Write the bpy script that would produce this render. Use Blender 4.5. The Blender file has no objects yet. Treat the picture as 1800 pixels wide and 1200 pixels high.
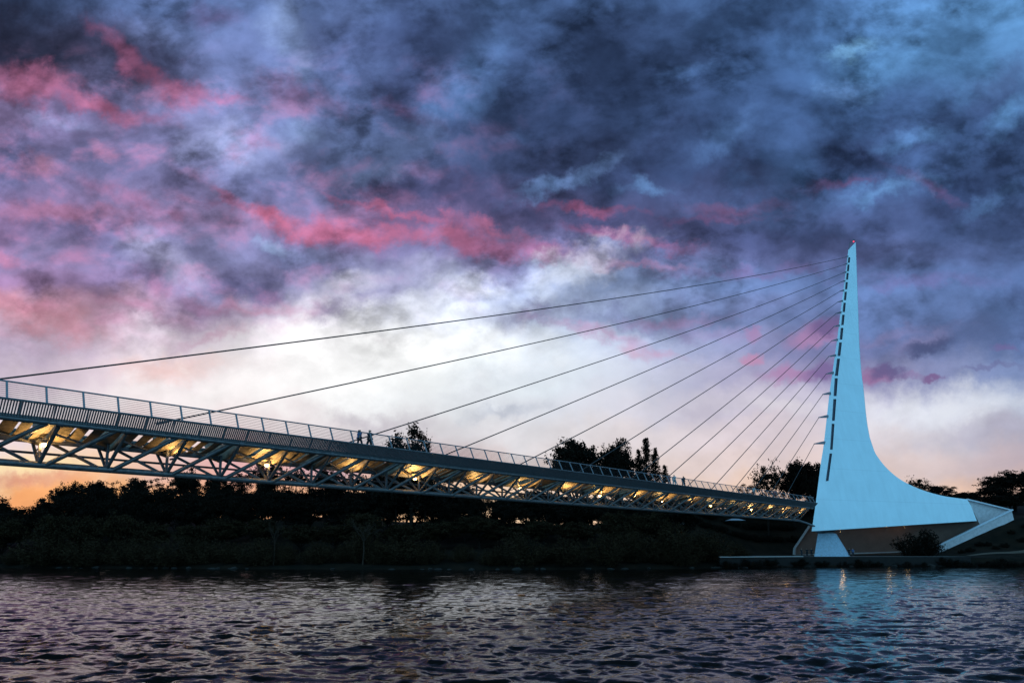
import bpy, bmesh, math, random
import numpy as np
from mathutils import Vector, Matrix

R = math.radians
random.seed(7)
rng = np.random.default_rng(11)
scene = bpy.context.scene

# ------------------------------------------------------------------ camera
CAM_H = 4.2
PITCH = R(8.0)
F = 1200.0                         # focal length in units of a 1800-wide frame
SH = 960 - 600 - F * math.tan(PITCH)
cam_d = bpy.data.cameras.new('camera')
cam_d.sensor_width = 36.0
cam_d.lens = 24.0
cam_d.shift_y = SH / 1800.0
cam_d.clip_start = 0.1
cam_d.clip_end = 20000
cam = bpy.data.objects.new('camera', cam_d)
scene.collection.objects.link(cam)
cam.location = (0, 0, CAM_H)
cam.rotation_euler = (R(90) + PITCH, 0, 0)
scene.camera = cam
CP, SP = math.cos(PITCH), math.sin(PITCH)

def ray(px, py):
    xc = (px - 900) / F
    yc = -(py - 600 - SH) / F
    return Vector((xc, CP - yc * SP, SP + yc * CP))     # depth along the axis = 1

def at(px, py, zc):
    return Vector((0, 0, CAM_H)) + ray(px, py) * zc

def on_plane(px, py, p0, n):
    r = ray(px, py); o = Vector((0, 0, CAM_H))
    return o + r * ((p0 - o).dot(n) / r.dot(n))

def proj(p):
    d = Vector(p) - Vector((0, 0, CAM_H))
    zc = d.y * CP + d.z * SP
    yc = -d.y * SP + d.z * CP
    return 900 + F * d.x / zc, 600 + SH - F * yc / zc, zc

# ------------------------------------------------------------------ view
scene.view_settings.view_transform = 'Standard'
scene.view_settings.look = 'None'
scene.view_settings.exposure = 0.0
scene.view_settings.gamma = 1.0
scene.render.engine = 'CYCLES'
scene.cycles.max_bounces = 6
scene.cycles.diffuse_bounces = 3
scene.cycles.transparent_max_bounces = 12
scene.cycles.use_denoising = True

def lin(c):
    out = []
    for v in c:
        v = v / 255.0
        out.append(v / 12.92 if v <= 0.04045 else ((v + 0.055) / 1.055) ** 2.4)
    return tuple(out) + (1.0,)

# ------------------------------------------------------------------ dusk sky
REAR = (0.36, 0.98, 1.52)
def build_world():
    w = bpy.data.worlds.new('World'); scene.world = w
    w.use_nodes = True
    w.cycles.sampling_method = 'MANUAL'
    w.cycles.sample_map_resolution = 256
    nt = w.node_tree; N = nt.nodes; L = nt.links
    N.clear()
    def node(t, **kw):
        n = N.new(t)
        for k, v in kw.items(): setattr(n, k, v)
        return n
    def setin(n, i, v):
        if isinstance(v, bpy.types.NodeSocket): L.new(v, n.inputs[i])
        else: n.inputs[i].default_value = v
    def M(op, a, b=None, c=None, clamp=False):
        n = node('ShaderNodeMath', operation=op, use_clamp=clamp)
        setin(n, 0, a)
        if b is not None: setin(n, 1, b)
        if c is not None: setin(n, 2, c)
        return n.outputs[0]
    def V(op, a, b=None):
        n = node('ShaderNodeVectorMath', operation=op)
        setin(n, 0, a)
        if b is not None: setin(n, 1, b)
        return n.outputs['Value' if op in ('LENGTH', 'DOT_PRODUCT') else 'Vector']
    def comb(x, y, z=0.0):
        n = node('ShaderNodeCombineXYZ'); setin(n, 0, x); setin(n, 1, y); setin(n, 2, z); return n.outputs[0]
    def mix(f, a, b, blend='MIX'):
        n = node('ShaderNodeMix', data_type='RGBA', blend_type=blend)
        n.clamp_factor = True
        setin(n, 0, f); setin(n, 6, a); setin(n, 7, b); return n.outputs[2]
    def smooth(v, a, b, lo=0.0, hi=1.0):
        n = node('ShaderNodeMapRange', interpolation_type='SMOOTHSTEP')
        setin(n, 0, v); setin(n, 1, a); setin(n, 2, b); setin(n, 3, lo); setin(n, 4, hi); return n.outputs[0]
    def noise(vec, scale, detail=4.0, rough=0.55, dist=0.0):
        n = node('ShaderNodeTexNoise')
        setin(n, 'Vector', vec); setin(n, 'Scale', scale); setin(n, 'Detail', detail)
        setin(n, 'Roughness', rough); setin(n, 'Distortion', dist)
        return n
    inc = node('ShaderNodeTexCoord').outputs['Generated']
    sep = node('ShaderNodeSeparateXYZ'); L.new(inc, sep.inputs[0])
    dx, dy, dz = sep.outputs
    zc = M('ADD', M('MULTIPLY', dy, CP), M('MULTIPLY', dz, SP))
    zs = M('MAXIMUM', zc, 0.08)
    yc = M('SUBTRACT', M('MULTIPLY', dz, CP), M('MULTIPLY', dy, SP))
    # direction on a plane facing the sunset, in hundredths-of-a-frame units
    X = M('MULTIPLY_ADD', M('DIVIDE', dx, zs), F / 100, 9.0)
    Y = M('MULTIPLY_ADD', M('DIVIDE', yc, zs), -F / 100, (600 + SH) / 100)
    X = M('MINIMUM', M('MAXIMUM', X, -12.0), 30.0)
    Y = M('MINIMUM', M('MAXIMUM', Y, -12.0), 11.0)
    P = comb(X, Y, 0.0)
    # cloud-layer coordinates for the noise: things shrink towards the horizon
    k = M('ADD', M('MAXIMUM', dz, 0.0), 0.22)
    C = comb(M('DIVIDE', dx, k), M('DIVIDE', dy, k), 0.0)
    rot = node('ShaderNodeMapping'); rot.inputs['Rotation'].default_value = (0, 0, R(-32)); rot.inputs['Scale'].default_value = (1.0, 0.62, 1)
    L.new(C, rot.inputs[0]); C2 = rot.outputs[0]
    n1 = noise(P, 0.55, 6.0, 0.6)
    n1b = noise(P, 2.3, 6.0, 0.64)
    def off(n, amp):
        v = V('SUBTRACT', n.outputs['Color'], (0.5, 0.5, 0.5)); s = V('SCALE', v); s.node.inputs['Scale'].default_value = amp
        return s
    warp = V('ADD', off(n1, 0.9), off(n1b, 0.6))
    PW = V('ADD', P, warp)
    PG = V('ADD', P, off(n1, 1.6))
    sepG = node('ShaderNodeSeparateXYZ'); L.new(PG, sepG.inputs[0])
    GX, GY = sepG.outputs[0], sepG.outputs[1]
    rows = [
     (-3.0, [(26,34,54),(34,46,74),(38,50,80),(36,50,80),(30,44,72),(28,44,72),(30,48,78),(32,54,86),(40,68,104),(42,72,108)]),
     (0.0, [(44,64,100),(80,106,160),(92,120,178),(84,110,165),(66,98,150),(58,90,140),(60,98,150),(58,98,155),(72,128,188),(80,144,204)]),
     (1.0, [(40,45,72),(88,90,130),(105,128,188),(86,106,160),(62,90,142),(52,78,122),(46,74,120),(58,98,154),(70,126,184),(68,122,176)]),
     (2.0, [(130,112,158),(118,114,166),(126,138,194),(86,110,164),(52,74,120),(44,64,104),(44,68,110),(56,92,146),(54,90,142),(50,80,128)]),
     (3.0, [(112,108,158),(122,118,168),(122,128,178),(92,114,166),(66,80,125),(50,68,110),(52,78,124),(58,94,148),(54,84,134),(54,84,134)]),
     (4.0, [(150,112,158),(138,118,166),(140,132,182),(140,104,150),(92,84,128),(70,76,118),(66,78,122),(66,90,140),(60,82,130),(60,84,134)]),
     (4.5, [(128,118,164),(128,120,168),(130,136,186),(126,122,172),(128,126,178),(112,114,166),(96,106,156),(78,92,142),(70,92,144),(64,88,136)]),
     (5.0, [(160,122,168),(136,120,168),(118,116,166),(158,158,198),(186,194,226),(150,174,220),(108,134,190),(88,118,174),(82,112,168),(70,98,150)]),
     (5.5, [(200,144,164),(184,148,178),(168,150,186),(222,222,236),(222,230,246),(166,186,224),(122,144,194),(100,122,178),(84,112,166),(78,108,162)]),
     (6.0, [(184,168,196),(206,186,206),(228,218,230),(255,255,255),(246,251,255),(208,222,240),(152,162,206),(124,126,178),(90,110,162),(80,106,158)]),
     (6.5, [(200,184,204),(228,208,218),(246,236,238),(255,255,255),(242,250,253),(216,228,240),(186,186,216),(146,138,182),(136,140,182),(112,136,184)]),
     (7.0, [(226,216,226),(242,228,230),(250,244,244),(252,252,252),(228,234,240),(216,220,232),(208,202,218),(196,188,212),(216,218,232),(172,184,208)]),
     (7.6, [(234,214,216),(236,216,218),(240,226,226),(224,214,218),(216,216,222),(226,222,226),(224,210,214),(216,202,214),(222,216,220),(168,168,192)]),
     (8.2, [(250,220,170),(246,206,176),(226,168,172),(200,160,172),(204,184,186),(226,212,206),(228,208,204),(220,200,200),(226,206,202),(186,170,184)]),
     (8.8, [(248,156,86),(250,180,104),(250,170,116),(244,184,136),(250,206,158),(246,212,180),(238,206,184),(230,196,178),(232,198,172),(226,184,166)]),
     (9.8, [(225,110,60),(232,140,70),(236,146,80),(240,170,100),(246,190,120),(245,190,140),(230,180,140),(220,170,140),(210,160,136),(200,156,136)]),
    ]
    t = M('DIVIDE', GX, 18.0, clamp=True)
    col = None
    def after(vec, c):
        # keeps the node evaluation sequential (the shader's working memory is small)
        n = node('ShaderNodeVectorMath', operation='MULTIPLY_ADD')
        setin(n, 0, c); setin(n, 1, (1e-6,)*3); setin(n, 2, vec); return n.outputs[0]
    def after1(v, c):
        n = node('ShaderNodeSeparateColor'); setin(n, 0, c)
        return M('MULTIPLY_ADD', n.outputs[0], 1e-6, v)
    for i, (yy, cs) in enumerate(rows):
        if i and i % 3 == 0: t = after1(t, col); GY = after1(GY, col)
        r = node('ShaderNodeValToRGB'); cr = r.color_ramp; cr.interpolation = 'B_SPLINE'
        while len(cr.elements) < len(cs): cr.elements.new(0.5)
        for j, c in enumerate(cs):
            cr.elements[j].position = j / 9.0
        for j, c in enumerate(cs):
            cr.elements[j].color = lin(c)
        L.new(t, r.inputs[0])
        if col is None: col = r.outputs[0]
        else: col = mix(smooth(GY, rows[i-1][0], yy), col, r.outputs[0])
    S = [
     # (cx, cy, rx, ry, angle, colour, strength) - cloud masses, then rose-lit undersides, then gaps of light
     (60,75,190,75,14,(36,41,64),.95),(235,90,95,40,32,(62,62,98),.7),
     (720,70,120,110,25,(50,68,112),.75),(745,170,75,65,0,(58,66,108),.65),
     (1075,80,190,120,-15,(42,63,103),.85),(1090,150,120,40,-5,(38,58,96),.6),(880,250,95,65,0,(48,66,106),.7),
     (960,300,170,50,-8,(46,60,97),.8),(1190,300,130,60,-15,(42,58,97),.8),
     (1330,30,140,42,5,(44,72,116),.75),(1240,110,95,26,0,(48,74,118),.65),
     (1510,278,120,46,-4,(38,53,92),.9),(1720,320,130,40,-35,(38,57,96),.85),(1760,140,90,32,-35,(56,80,126),.7),(1690,210,130,30,-25,(44,68,112),.6),
     (710,332,190,34,8,(60,66,106),.85),(900,366,170,34,10,(62,66,106),.8),
     (1280,335,150,30,0,(54,64,104),.7),(1140,400,190,34,8,(62,66,106),.8),(1340,425,150,26,5,(60,70,114),.75),(1500,400,160,28,-5,(58,74,120),.6),
     (15,285,55,45,0,(78,84,126),.75),(150,275,60,22,10,(100,104,152),.5),(300,325,90,30,20,(92,90,136),.6),(470,340,60,35,10,(90,98,148),.55),
     (90,408,110,26,5,(104,102,150),.65),(250,440,130,34,22,(96,98,146),.75),(430,505,110,28,-6,(96,96,144),.8),
     (575,545,45,18,-20,(112,94,140),.7),(350,540,65,16,10,(128,106,152),.55),(520,440,120,22,10,(110,130,185),.6),
     (700,478,130,24,12,(150,152,192),.65),(650,520,60,16,-15,(140,136,180),.5),(925,548,75,17,-8,(112,112,154),.75),
     (1090,562,100,22,6,(108,118,164),.65),(1270,545,110,24,-4,(100,110,160),.5),(1780,520,50,18,-20,(58,78,122),.7),
     (880,650,110,18,-6,(205,212,224),.5),(890,718,65,13,-10,(172,180,198),.6),(650,738,90,16,5,(188,180,192),.6),(1280,715,110,16,-4,(190,184,206),.6),
     (1520,460,220,36,0,(84,96,148),.4),
     (60,150,120,24,12,(184,88,122),.85),(190,188,90,15,14,(194,92,128),.85),(262,128,100,17,38,(178,86,122),.85),(330,158,60,14,10,(168,88,128),.7),
     (395,174,55,11,0,(170,108,158),.7),(520,168,75,22,10,(174,118,170),.6),(375,30,45,24,0,(106,94,148),.6),
     (110,375,140,15,4,(202,122,152),.7),(75,292,26,18,20,(206,136,160),.7),(240,358,95,16,20,(186,112,152),.7),(20,455,26,12,20,(204,120,152),.6),(170,262,20,9,20,(196,140,180),.6),
     (470,378,85,12,22,(222,92,122),.9),(600,400,150,17,7,(212,84,114),.9),(790,428,150,17,8,(206,88,120),.9),(700,376,110,8,16,(196,80,112),.8),
     (860,408,70,10,12,(200,90,118),.7),(960,446,130,13,5,(162,100,146),.75),(1040,374,70,9,6,(140,76,112),.7),(1110,425,100,10,10,(150,88,130),.7),(1080,466,110,8,4,(176,128,172),.6),
     (1290,366,80,12,-4,(112,74,112),.6),(1480,322,70,10,-6,(100,70,112),.6),(1630,325,50,10,30,(92,72,116),.6),(1260,388,90,7,-4,(104,74,116),.6),
     (90,565,120,24,15,(234,154,152),.8),(30,540,60,12,10,(222,140,156),.6),(240,545,90,10,12,(206,134,164),.6),(370,592,60,11,-15,(206,136,166),.6),(430,541,80,13,4,(214,128,156),.6),
     (300,650,80,22,-4,(244,198,192),.7),(1050,582,95,12,16,(190,144,188),.7),(1170,560,80,9,-6,(170,136,184),.5),(1110,618,20,10,0,(196,156,186),.6),(1155,620,26,9,0,(192,154,186),.6),
     (1240,580,90,10,4,(150,136,186),.5),(1300,480,120,10,-5,(116,96,150),.6),(720,192,65,12,30,(88,74,116),.7),(1600,500,110,12,0,(100,94,150),.5),(1580,590,90,9,-6,(124,120,168),.5),
     (500,60,38,65,-20,(138,166,216),.55),(270,60,60,22,0,(108,130,185),.5),(400,250,75,34,0,(160,172,220),.5),(520,222,40,20,0,(140,170,222),.45),(110,215,60,16,10,(140,155,208),.5),
     (820,140,85,50,-45,(82,126,188),.65),(680,255,95,38,0,(108,134,190),.65),(650,300,60,22,-10,(120,145,198),.5),(990,322,95,13,-22,(92,128,184),.8),(1140,338,48,14,0,(84,128,184),.7),(900,245,50,12,-10,(64,94,146),.6),
     (1510,88,50,11,-20,(112,176,228),.8),(1560,105,90,40,-25,(80,144,204),.55),(1555,338,75,16,-12,(82,132,188),.8),(1485,158,42,18,0,(94,140,202),.6),(1270,245,70,18,-32,(74,116,176),.6),(1400,300,50,36,-30,(66,108,166),.5),
     (1610,250,55,16,-12,(76,126,186),.7),(1780,200,40,22,-30,(74,130,186),.7),(1740,350,60,14,-35,(74,116,172),.6),(1230,135,60,14,-10,(70,112,172),.6),
     (300,465,75,34,28,(190,188,230),.55),(470,430,40,10,10,(150,175,220),.6),(590,500,60,18,-10,(214,214,232),.6),(1000,478,110,26,-20,(218,228,246),.65),(840,500,70,16,0,(226,232,246),.6),
     (640,628,220,56,-4,(255,255,255),.7),(1640,715,160,34,-7,(230,234,242),.6),(1380,715,100,14,4,(224,218,226),.6),(1720,760,110,24,-5,(170,168,192),.5),
     (30,845,110,14,4,(242,140,84),.8),(60,822,110,9,2,(252,228,168),.6),
    ]
    wob = M('MULTIPLY', M('SUBTRACT', noise(P, 1.3, 7.0, 0.62, 0.3).outputs[0], 0.5), 2.6)
    def stroke(col, s, base=PW, soft=(1.75, 0.05), extra=None):
        cx, cy, rx, ry, an, c, a = s
        if c[0] > 150 and c[1] < c[0] * 0.72:
            c = tuple(0.64 * u + 0.36 * v for u, v in zip(c, (158, 110, 160))); a *= 0.80
        m = node('ShaderNodeMapping', vector_type='TEXTURE')
        m.inputs['Location'].default_value = (cx/100, cy/100, 0)
        m.inputs['Rotation'].default_value = (0, 0, R(an))
        m.inputs['Scale'].default_value = (rx/100, ry/100, 1)
        L.new(base, m.inputs[0])
        d = V('LENGTH', m.outputs[0])
        if extra is not None: d = M('ADD', M('ADD', d, extra), 0.1)
        f = smooth(d, soft[0], soft[1], 0.0, a)
        return mix(f, col, lin(c))
    base = PW
    for i, s in enumerate(S):
        if i % 6 == 0: base = after(PW, col)
        col = stroke(col, s, base, (1.8, 0.0), wob)
    C2 = after(C2, col); Y = after1(Y, col)
    n2 = noise(C2, 3.1, 8.0, 0.60, 0.25)
    n3 = noise(C2, 9.0, 7.0, 0.62, 0.4)
    upper = smooth(Y, 4.7, 6.9, 1.0, 0.16)
    rp = node('ShaderNodeMapping'); rp.inputs['Rotation'].default_value = (0, 0, R(24)); rp.inputs['Scale'].default_value = (0.70, 1.0, 1)
    L.new(after(P, col), rp.inputs[0])
    n4 = noise(rp.outputs[0], 0.85, 8.0, 0.56, 0.2)
    n5 = noise(rp.outputs[0], 2.8, 7.0, 0.58, 0.15)
    # clouds are lit rose from below by the sunken sun: edges whose upper side is denser
    sh = node('ShaderNodeMapping'); sh.inputs['Location'].default_value = (0.12, -0.26, 0); L.new(rp.outputs[0], sh.inputs[0])
    n4u = noise(sh.outputs[0], 0.85, 8.0, 0.56, 0.2)
    under = smooth(M('SUBTRACT', n4.outputs[0], n4u.outputs[0]), -0.02, 0.20)
    pm = M('MULTIPLY', smooth(X, 11.0, 3.0), M('MULTIPLY', smooth(Y, 0.6, 1.8), smooth(Y, 6.6, 5.2)))
    col = mix(M('MULTIPLY', M('MULTIPLY', under, pm), 0.42), col, lin((198, 120, 160)))
    puff = M('ADD', M('MULTIPLY', M('SUBTRACT', smooth(n4.outputs[0], 0.38, 0.62), 0.5), 0.66), M('MULTIPLY', M('MULTIPLY', M('SUBTRACT', smooth(n5.outputs[0], 0.36, 0.64), 0.5), 0.42), smooth(n1.outputs[0], 0.42, 0.62)))
    gain = M('ADD', M('MULTIPLY', M('SUBTRACT', n2.outputs[0], 0.5), 0.7), M('MULTIPLY', M('SUBTRACT', n3.outputs[0], 0.5), 0.5))
    gain = M('ADD', M('ADD', gain, puff), M('MULTIPLY', M('SUBTRACT', n5.outputs[0], 0.5), 0.6))
    gain = M('MULTIPLY', gain, upper)
    col = mix(1.0, col, comb(*[M('MAXIMUM', M('ADD', gain, 1.0), 0.35)]*3), 'MULTIPLY')
    hs = node('ShaderNodeHueSaturation'); hs.inputs['Saturation'].default_value = 0.93; L.new(col, hs.inputs['Color']); col = hs.outputs[0]
    # a few small compact clouds low on the right, with firmer edges
    PC = V('ADD', after(P, col), V('ADD', off(n1b, 0.55), off(noise(P, 6.5, 4.0, 0.6), 0.16)))
    for s in [(1430,588,52,20,-20,(176,132,176),.75),(1455,572,40,17,-18,(104,92,140),.85),
              (1395,658,62,14,-4,(178,134,178),.75),(1455,650,50,20,-10,(122,104,154),.9),
              (1322,632,19,10,0,(192,144,182),.85),(1322,588,14,16,-20,(176,132,178),.6),
              (1616,606,50,16,-22,(132,130,174),.7),(1628,611,44,15,-18,(74,84,124),.92),
              (1540,664,36,17,-8,(150,112,156),.9),(1560,655,34,15,0,(98,92,138),.85),(1600,662,22,7,0,(140,120,166),.6),
              (1637,665,20,8,-14,(122,94,142),.85),(1765,613,22,8,0,(112,104,156),.7),(1738,647,50,6,-4,(104,104,150),.5)]:
        col = stroke(col, s, PC, (1.45, 0.45), M('MULTIPLY', M('SUBTRACT', n1b.outputs[0], 0.5), 0.8))
    # unseen eastern sky: an even blue, made extra bright to light the tower
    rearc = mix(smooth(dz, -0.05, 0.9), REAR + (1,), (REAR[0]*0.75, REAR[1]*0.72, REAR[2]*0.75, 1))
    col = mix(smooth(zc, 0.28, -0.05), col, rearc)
    # below the horizon nothing glows
    col = mix(smooth(dz, -0.02, -0.10), col, (0.01, 0.012, 0.016, 1))
    bg = node('ShaderNodeBackground'); L.new(col, bg.inputs[0]); bg.inputs[1].default_value = 1.0
    out = node('ShaderNodeOutputWorld'); L.new(bg.outputs[0], out.inputs[0])
build_world()

# ------------------------------------------------------------------ helpers
MATS = {}
def mat(name, color, rough=0.6, metal=0.0, noise=0.0, nscale=2.0, bump=0.0, bscale=8.0, spec=0.5, color2=None, emit=None, estr=0.0):
    if name in MATS: return MATS[name]
    m = bpy.data.materials.new(name); m.use_nodes = True
    nt = m.node_tree; b = nt.nodes['Principled BSDF']
    b.inputs['Base Color'].default_value = tuple(color) + (1,)
    b.inputs['Roughness'].default_value = rough
    b.inputs['Metallic'].default_value = metal
    b.inputs['Specular IOR Level'].default_value = spec
    tc = nt.nodes.new('ShaderNodeTexCoord')
    if noise > 0:
        n = nt.nodes.new('ShaderNodeTexNoise'); n.inputs['Scale'].default_value = nscale; n.inputs['Detail'].default_value = 6
        n.inputs['Roughness'].default_value = 0.6
        nt.links.new(tc.outputs['Object'], n.inputs['Vector'])
        mx = nt.nodes.new('ShaderNodeMix'); mx.data_type = 'RGBA'
        c2 = color2 or tuple(c * (1 - noise) for c in color)
        mr = nt.nodes.new('ShaderNodeMapRange'); mr.inputs[1].default_value = 0.35; mr.inputs[2].default_value = 0.65
        nt.links.new(n.outputs[0], mr.inputs[0]); nt.links.new(mr.outputs[0], mx.inputs[0])
        mx.inputs[6].default_value = tuple(color) + (1,); mx.inputs[7].default_value = tuple(c2) + (1,)
        nt.links.new(mx.outputs[2], b.inputs['Base Color'])
    if bump > 0:
        n2 = nt.nodes.new('ShaderNodeTexNoise'); n2.inputs['Scale'].default_value = bscale; n2.inputs['Detail'].default_value = 4
        nt.links.new(tc.outputs['Object'], n2.inputs['Vector'])
        bp = nt.nodes.new('ShaderNodeBump'); bp.inputs['Strength'].default_value = bump; bp.inputs['Distance'].default_value = 0.05
        nt.links.new(n2.outputs[0], bp.inputs['Height']); nt.links.new(bp.outputs[0], b.inputs['Normal'])
    if emit:
        b.inputs['Emission Color'].default_value = tuple(emit) + (1,)
        b.inputs['Emission Strength'].default_value = estr
    MATS[name] = m
    return m

def link(o, parent=None):
    scene.collection.objects.link(o)
    if parent is not None: o.parent = parent
    return o

def empty(name, loc=(0, 0, 0)):
    o = bpy.data.objects.new(name, None); link(o); o.location = loc; o.empty_display_size = 0.3
    return o

def tag(o, label=None, cat=None, group=None, kind=None):
    if label: o['label'] = label
    if cat: o['category'] = cat
    if group: o['group'] = group
    if kind: o['kind'] = kind
    return o

class MB:
    def __init__(s): s.v = []; s.f = []
    def quad_strip(s, rings, closed=True, caps=True):
        b = len(s.v); n = len(rings[0])
        for r in rings: s.v.extend([tuple(p) for p in r])
        for i in range(len(rings) - 1):
            for j in range(n if closed else n - 1):
                k = (j + 1) % n
                s.f.append((b + i*n + j, b + i*n + k, b + (i+1)*n + k, b + (i+1)*n + j))
        if caps:
            s.f.append(tuple(b + j for j in reversed(range(n))))
            s.f.append(tuple(b + (len(rings)-1)*n + j for j in range(n)))
        return s
    def tube(s, pts, r, seg=8, r2=None):
        pts = [Vector(p) for p in pts]; rings = []
        m = len(pts)
        for i, p in enumerate(pts):
            d = (pts[min(i+1, m-1)] - pts[max(i-1, 0)]).normalized()
            up = Vector((0, 0, 1)) if abs(d.z) < 0.95 else Vector((1, 0, 0))
            a = d.cross(up).normalized(); c = a.cross(d).normalized()
            rr = r if r2 is None else r + (r2 - r) * i / (m - 1)
            rings.append([p + (a * math.cos(t) + c * math.sin(t)) * rr for t in [2*math.pi*j/seg for j in range(seg)]])
        return s.quad_strip(rings)
    def beam(s, p, q, w, h, up=Vector((0, 0, 1))):
        p = Vector(p); q = Vector(q); d = (q - p).normalized(); a = d.cross(up).normalized(); c = a.cross(d).normalized()
        rings = [[x + a*w/2*i + c*h/2*j for i, j in ((-1,-1),(1,-1),(1,1),(-1,1))] for x in (p, q)]
        return s.quad_strip(rings)
    def prism(s, pts, off):
        off = Vector(off)
        return s.quad_strip([[Vector(p) for p in pts], [Vector(p) + off for p in pts]])
    def build(s, name, m, parent=None, origin=None, smooth=False):
        me = bpy.data.meshes.new(name)
        o0 = Vector(origin) if origin is not None else Vector((0, 0, 0))
        v = [(p[0]-o0.x, p[1]-o0.y, p[2]-o0.z) for p in s.v]
        me.from_pydata(v, [], s.f)
        bm = bmesh.new(); bm.from_mesh(me); bmesh.ops.recalc_face_normals(bm, faces=bm.faces); bm.to_mesh(me); bm.free()
        me.materials.append(m)
        if smooth:
            me.polygons.foreach_set('use_smooth', [True]*len(me.polygons))
            try: me.set_sharp_from_angle(angle=R(40))
            except Exception: pass
        o = bpy.data.objects.new(name, me); link(o, parent); o.location = o0
        return o

def catmull(pts, n):
    P = [pts[0]] + list(pts) + [pts[-1]]; out = []
    for i in range(1, len(P) - 2):
        for k in range(n):
            t = k / n
            out.append(tuple(0.5*((2*P[i][a]) + (-P[i-1][a]+P[i+1][a])*t + (2*P[i-1][a]-5*P[i][a]+4*P[i+1][a]-P[i+2][a])*t*t + (-P[i-1][a]+3*P[i][a]-3*P[i+1][a]+P[i+2][a])*t**3) for a in range(2)))
    out.append(tuple(pts[-1])); return out

def sst(a, b, x):
    t = np.clip((x - a) / (b - a), 0, 1); return t*t*(3-2*t)

def vnoise(x, y, seed=0):
    xi = np.floor(x).astype(np.int64); yi = np.floor(y).astype(np.int64); fx = x - xi; fy = y - yi
    def h(a, b):
        k = (a * 374761393 + b * 668265263 + seed * 1442695041) & 0x7fffffff
        k = ((k ^ (k >> 13)) * 1274126177) & 0x7fffffff
        return ((k ^ (k >> 16)) & 0xffff) / 65535.0
    ux = fx*fx*fx*(fx*(fx*6-15)+10); uy = fy*fy*fy*(fy*(fy*6-15)+10)
    return (h(xi,yi)*(1-ux)+h(xi+1,yi)*ux)*(1-uy) + (h(xi,yi+1)*(1-ux)+h(xi+1,yi+1)*ux)*uy

# ------------------------------------------------------------------ materials
M_white = mat('white_steel_flood_tint', (0.66, 0.82, 0.86), 0.45, noise=0.06, nscale=0.25, bump=0.15, bscale=14, spec=0.35)  # white steel; the cyan of floodlighting is put into its base colour
M_steel = mat('galvanised_steel', (0.145, 0.143, 0.146), 0.42, metal=0.35, noise=0.45, nscale=3.0, bump=0.2, bscale=20)
M_steel_d = mat('dark_steel', (0.13, 0.13, 0.14), 0.5, metal=0.3, noise=0.5, nscale=2.0)
M_rail = mat('railing_steel', (0.22, 0.225, 0.24), 0.4, metal=0.3, noise=0.3, nscale=4.0)
M_grille = mat('grille_steel', (0.125, 0.13, 0.14), 0.5, metal=0.3, noise=0.3, nscale=5.0)
M_cable = mat('cable_black', (0.02, 0.02, 0.022), 0.6)
M_soffit = mat('soffit_panel', (0.40, 0.33, 0.24), 0.6, noise=0.65, nscale=1.6, bump=0.5, bscale=5)
M_conc = mat('pale_concrete', (0.66, 0.60, 0.60), 0.85, noise=0.22, nscale=1.6, bump=0.5, bscale=10)
M_wall = mat('brown_render', (0.17, 0.10, 0.075), 0.9, noise=0.2, nscale=0.6, bump=0.3, bscale=6)
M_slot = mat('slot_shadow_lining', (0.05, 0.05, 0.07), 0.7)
M_coping = mat('coping_stone', (0.36, 0.32, 0.30), 0.8, noise=0.2, nscale=2)
M_riverwall = mat('river_wall_stone', (0.011, 0.006, 0.004), 0.95, noise=0.5, nscale=1.2, bump=0.6, bscale=3)

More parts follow.
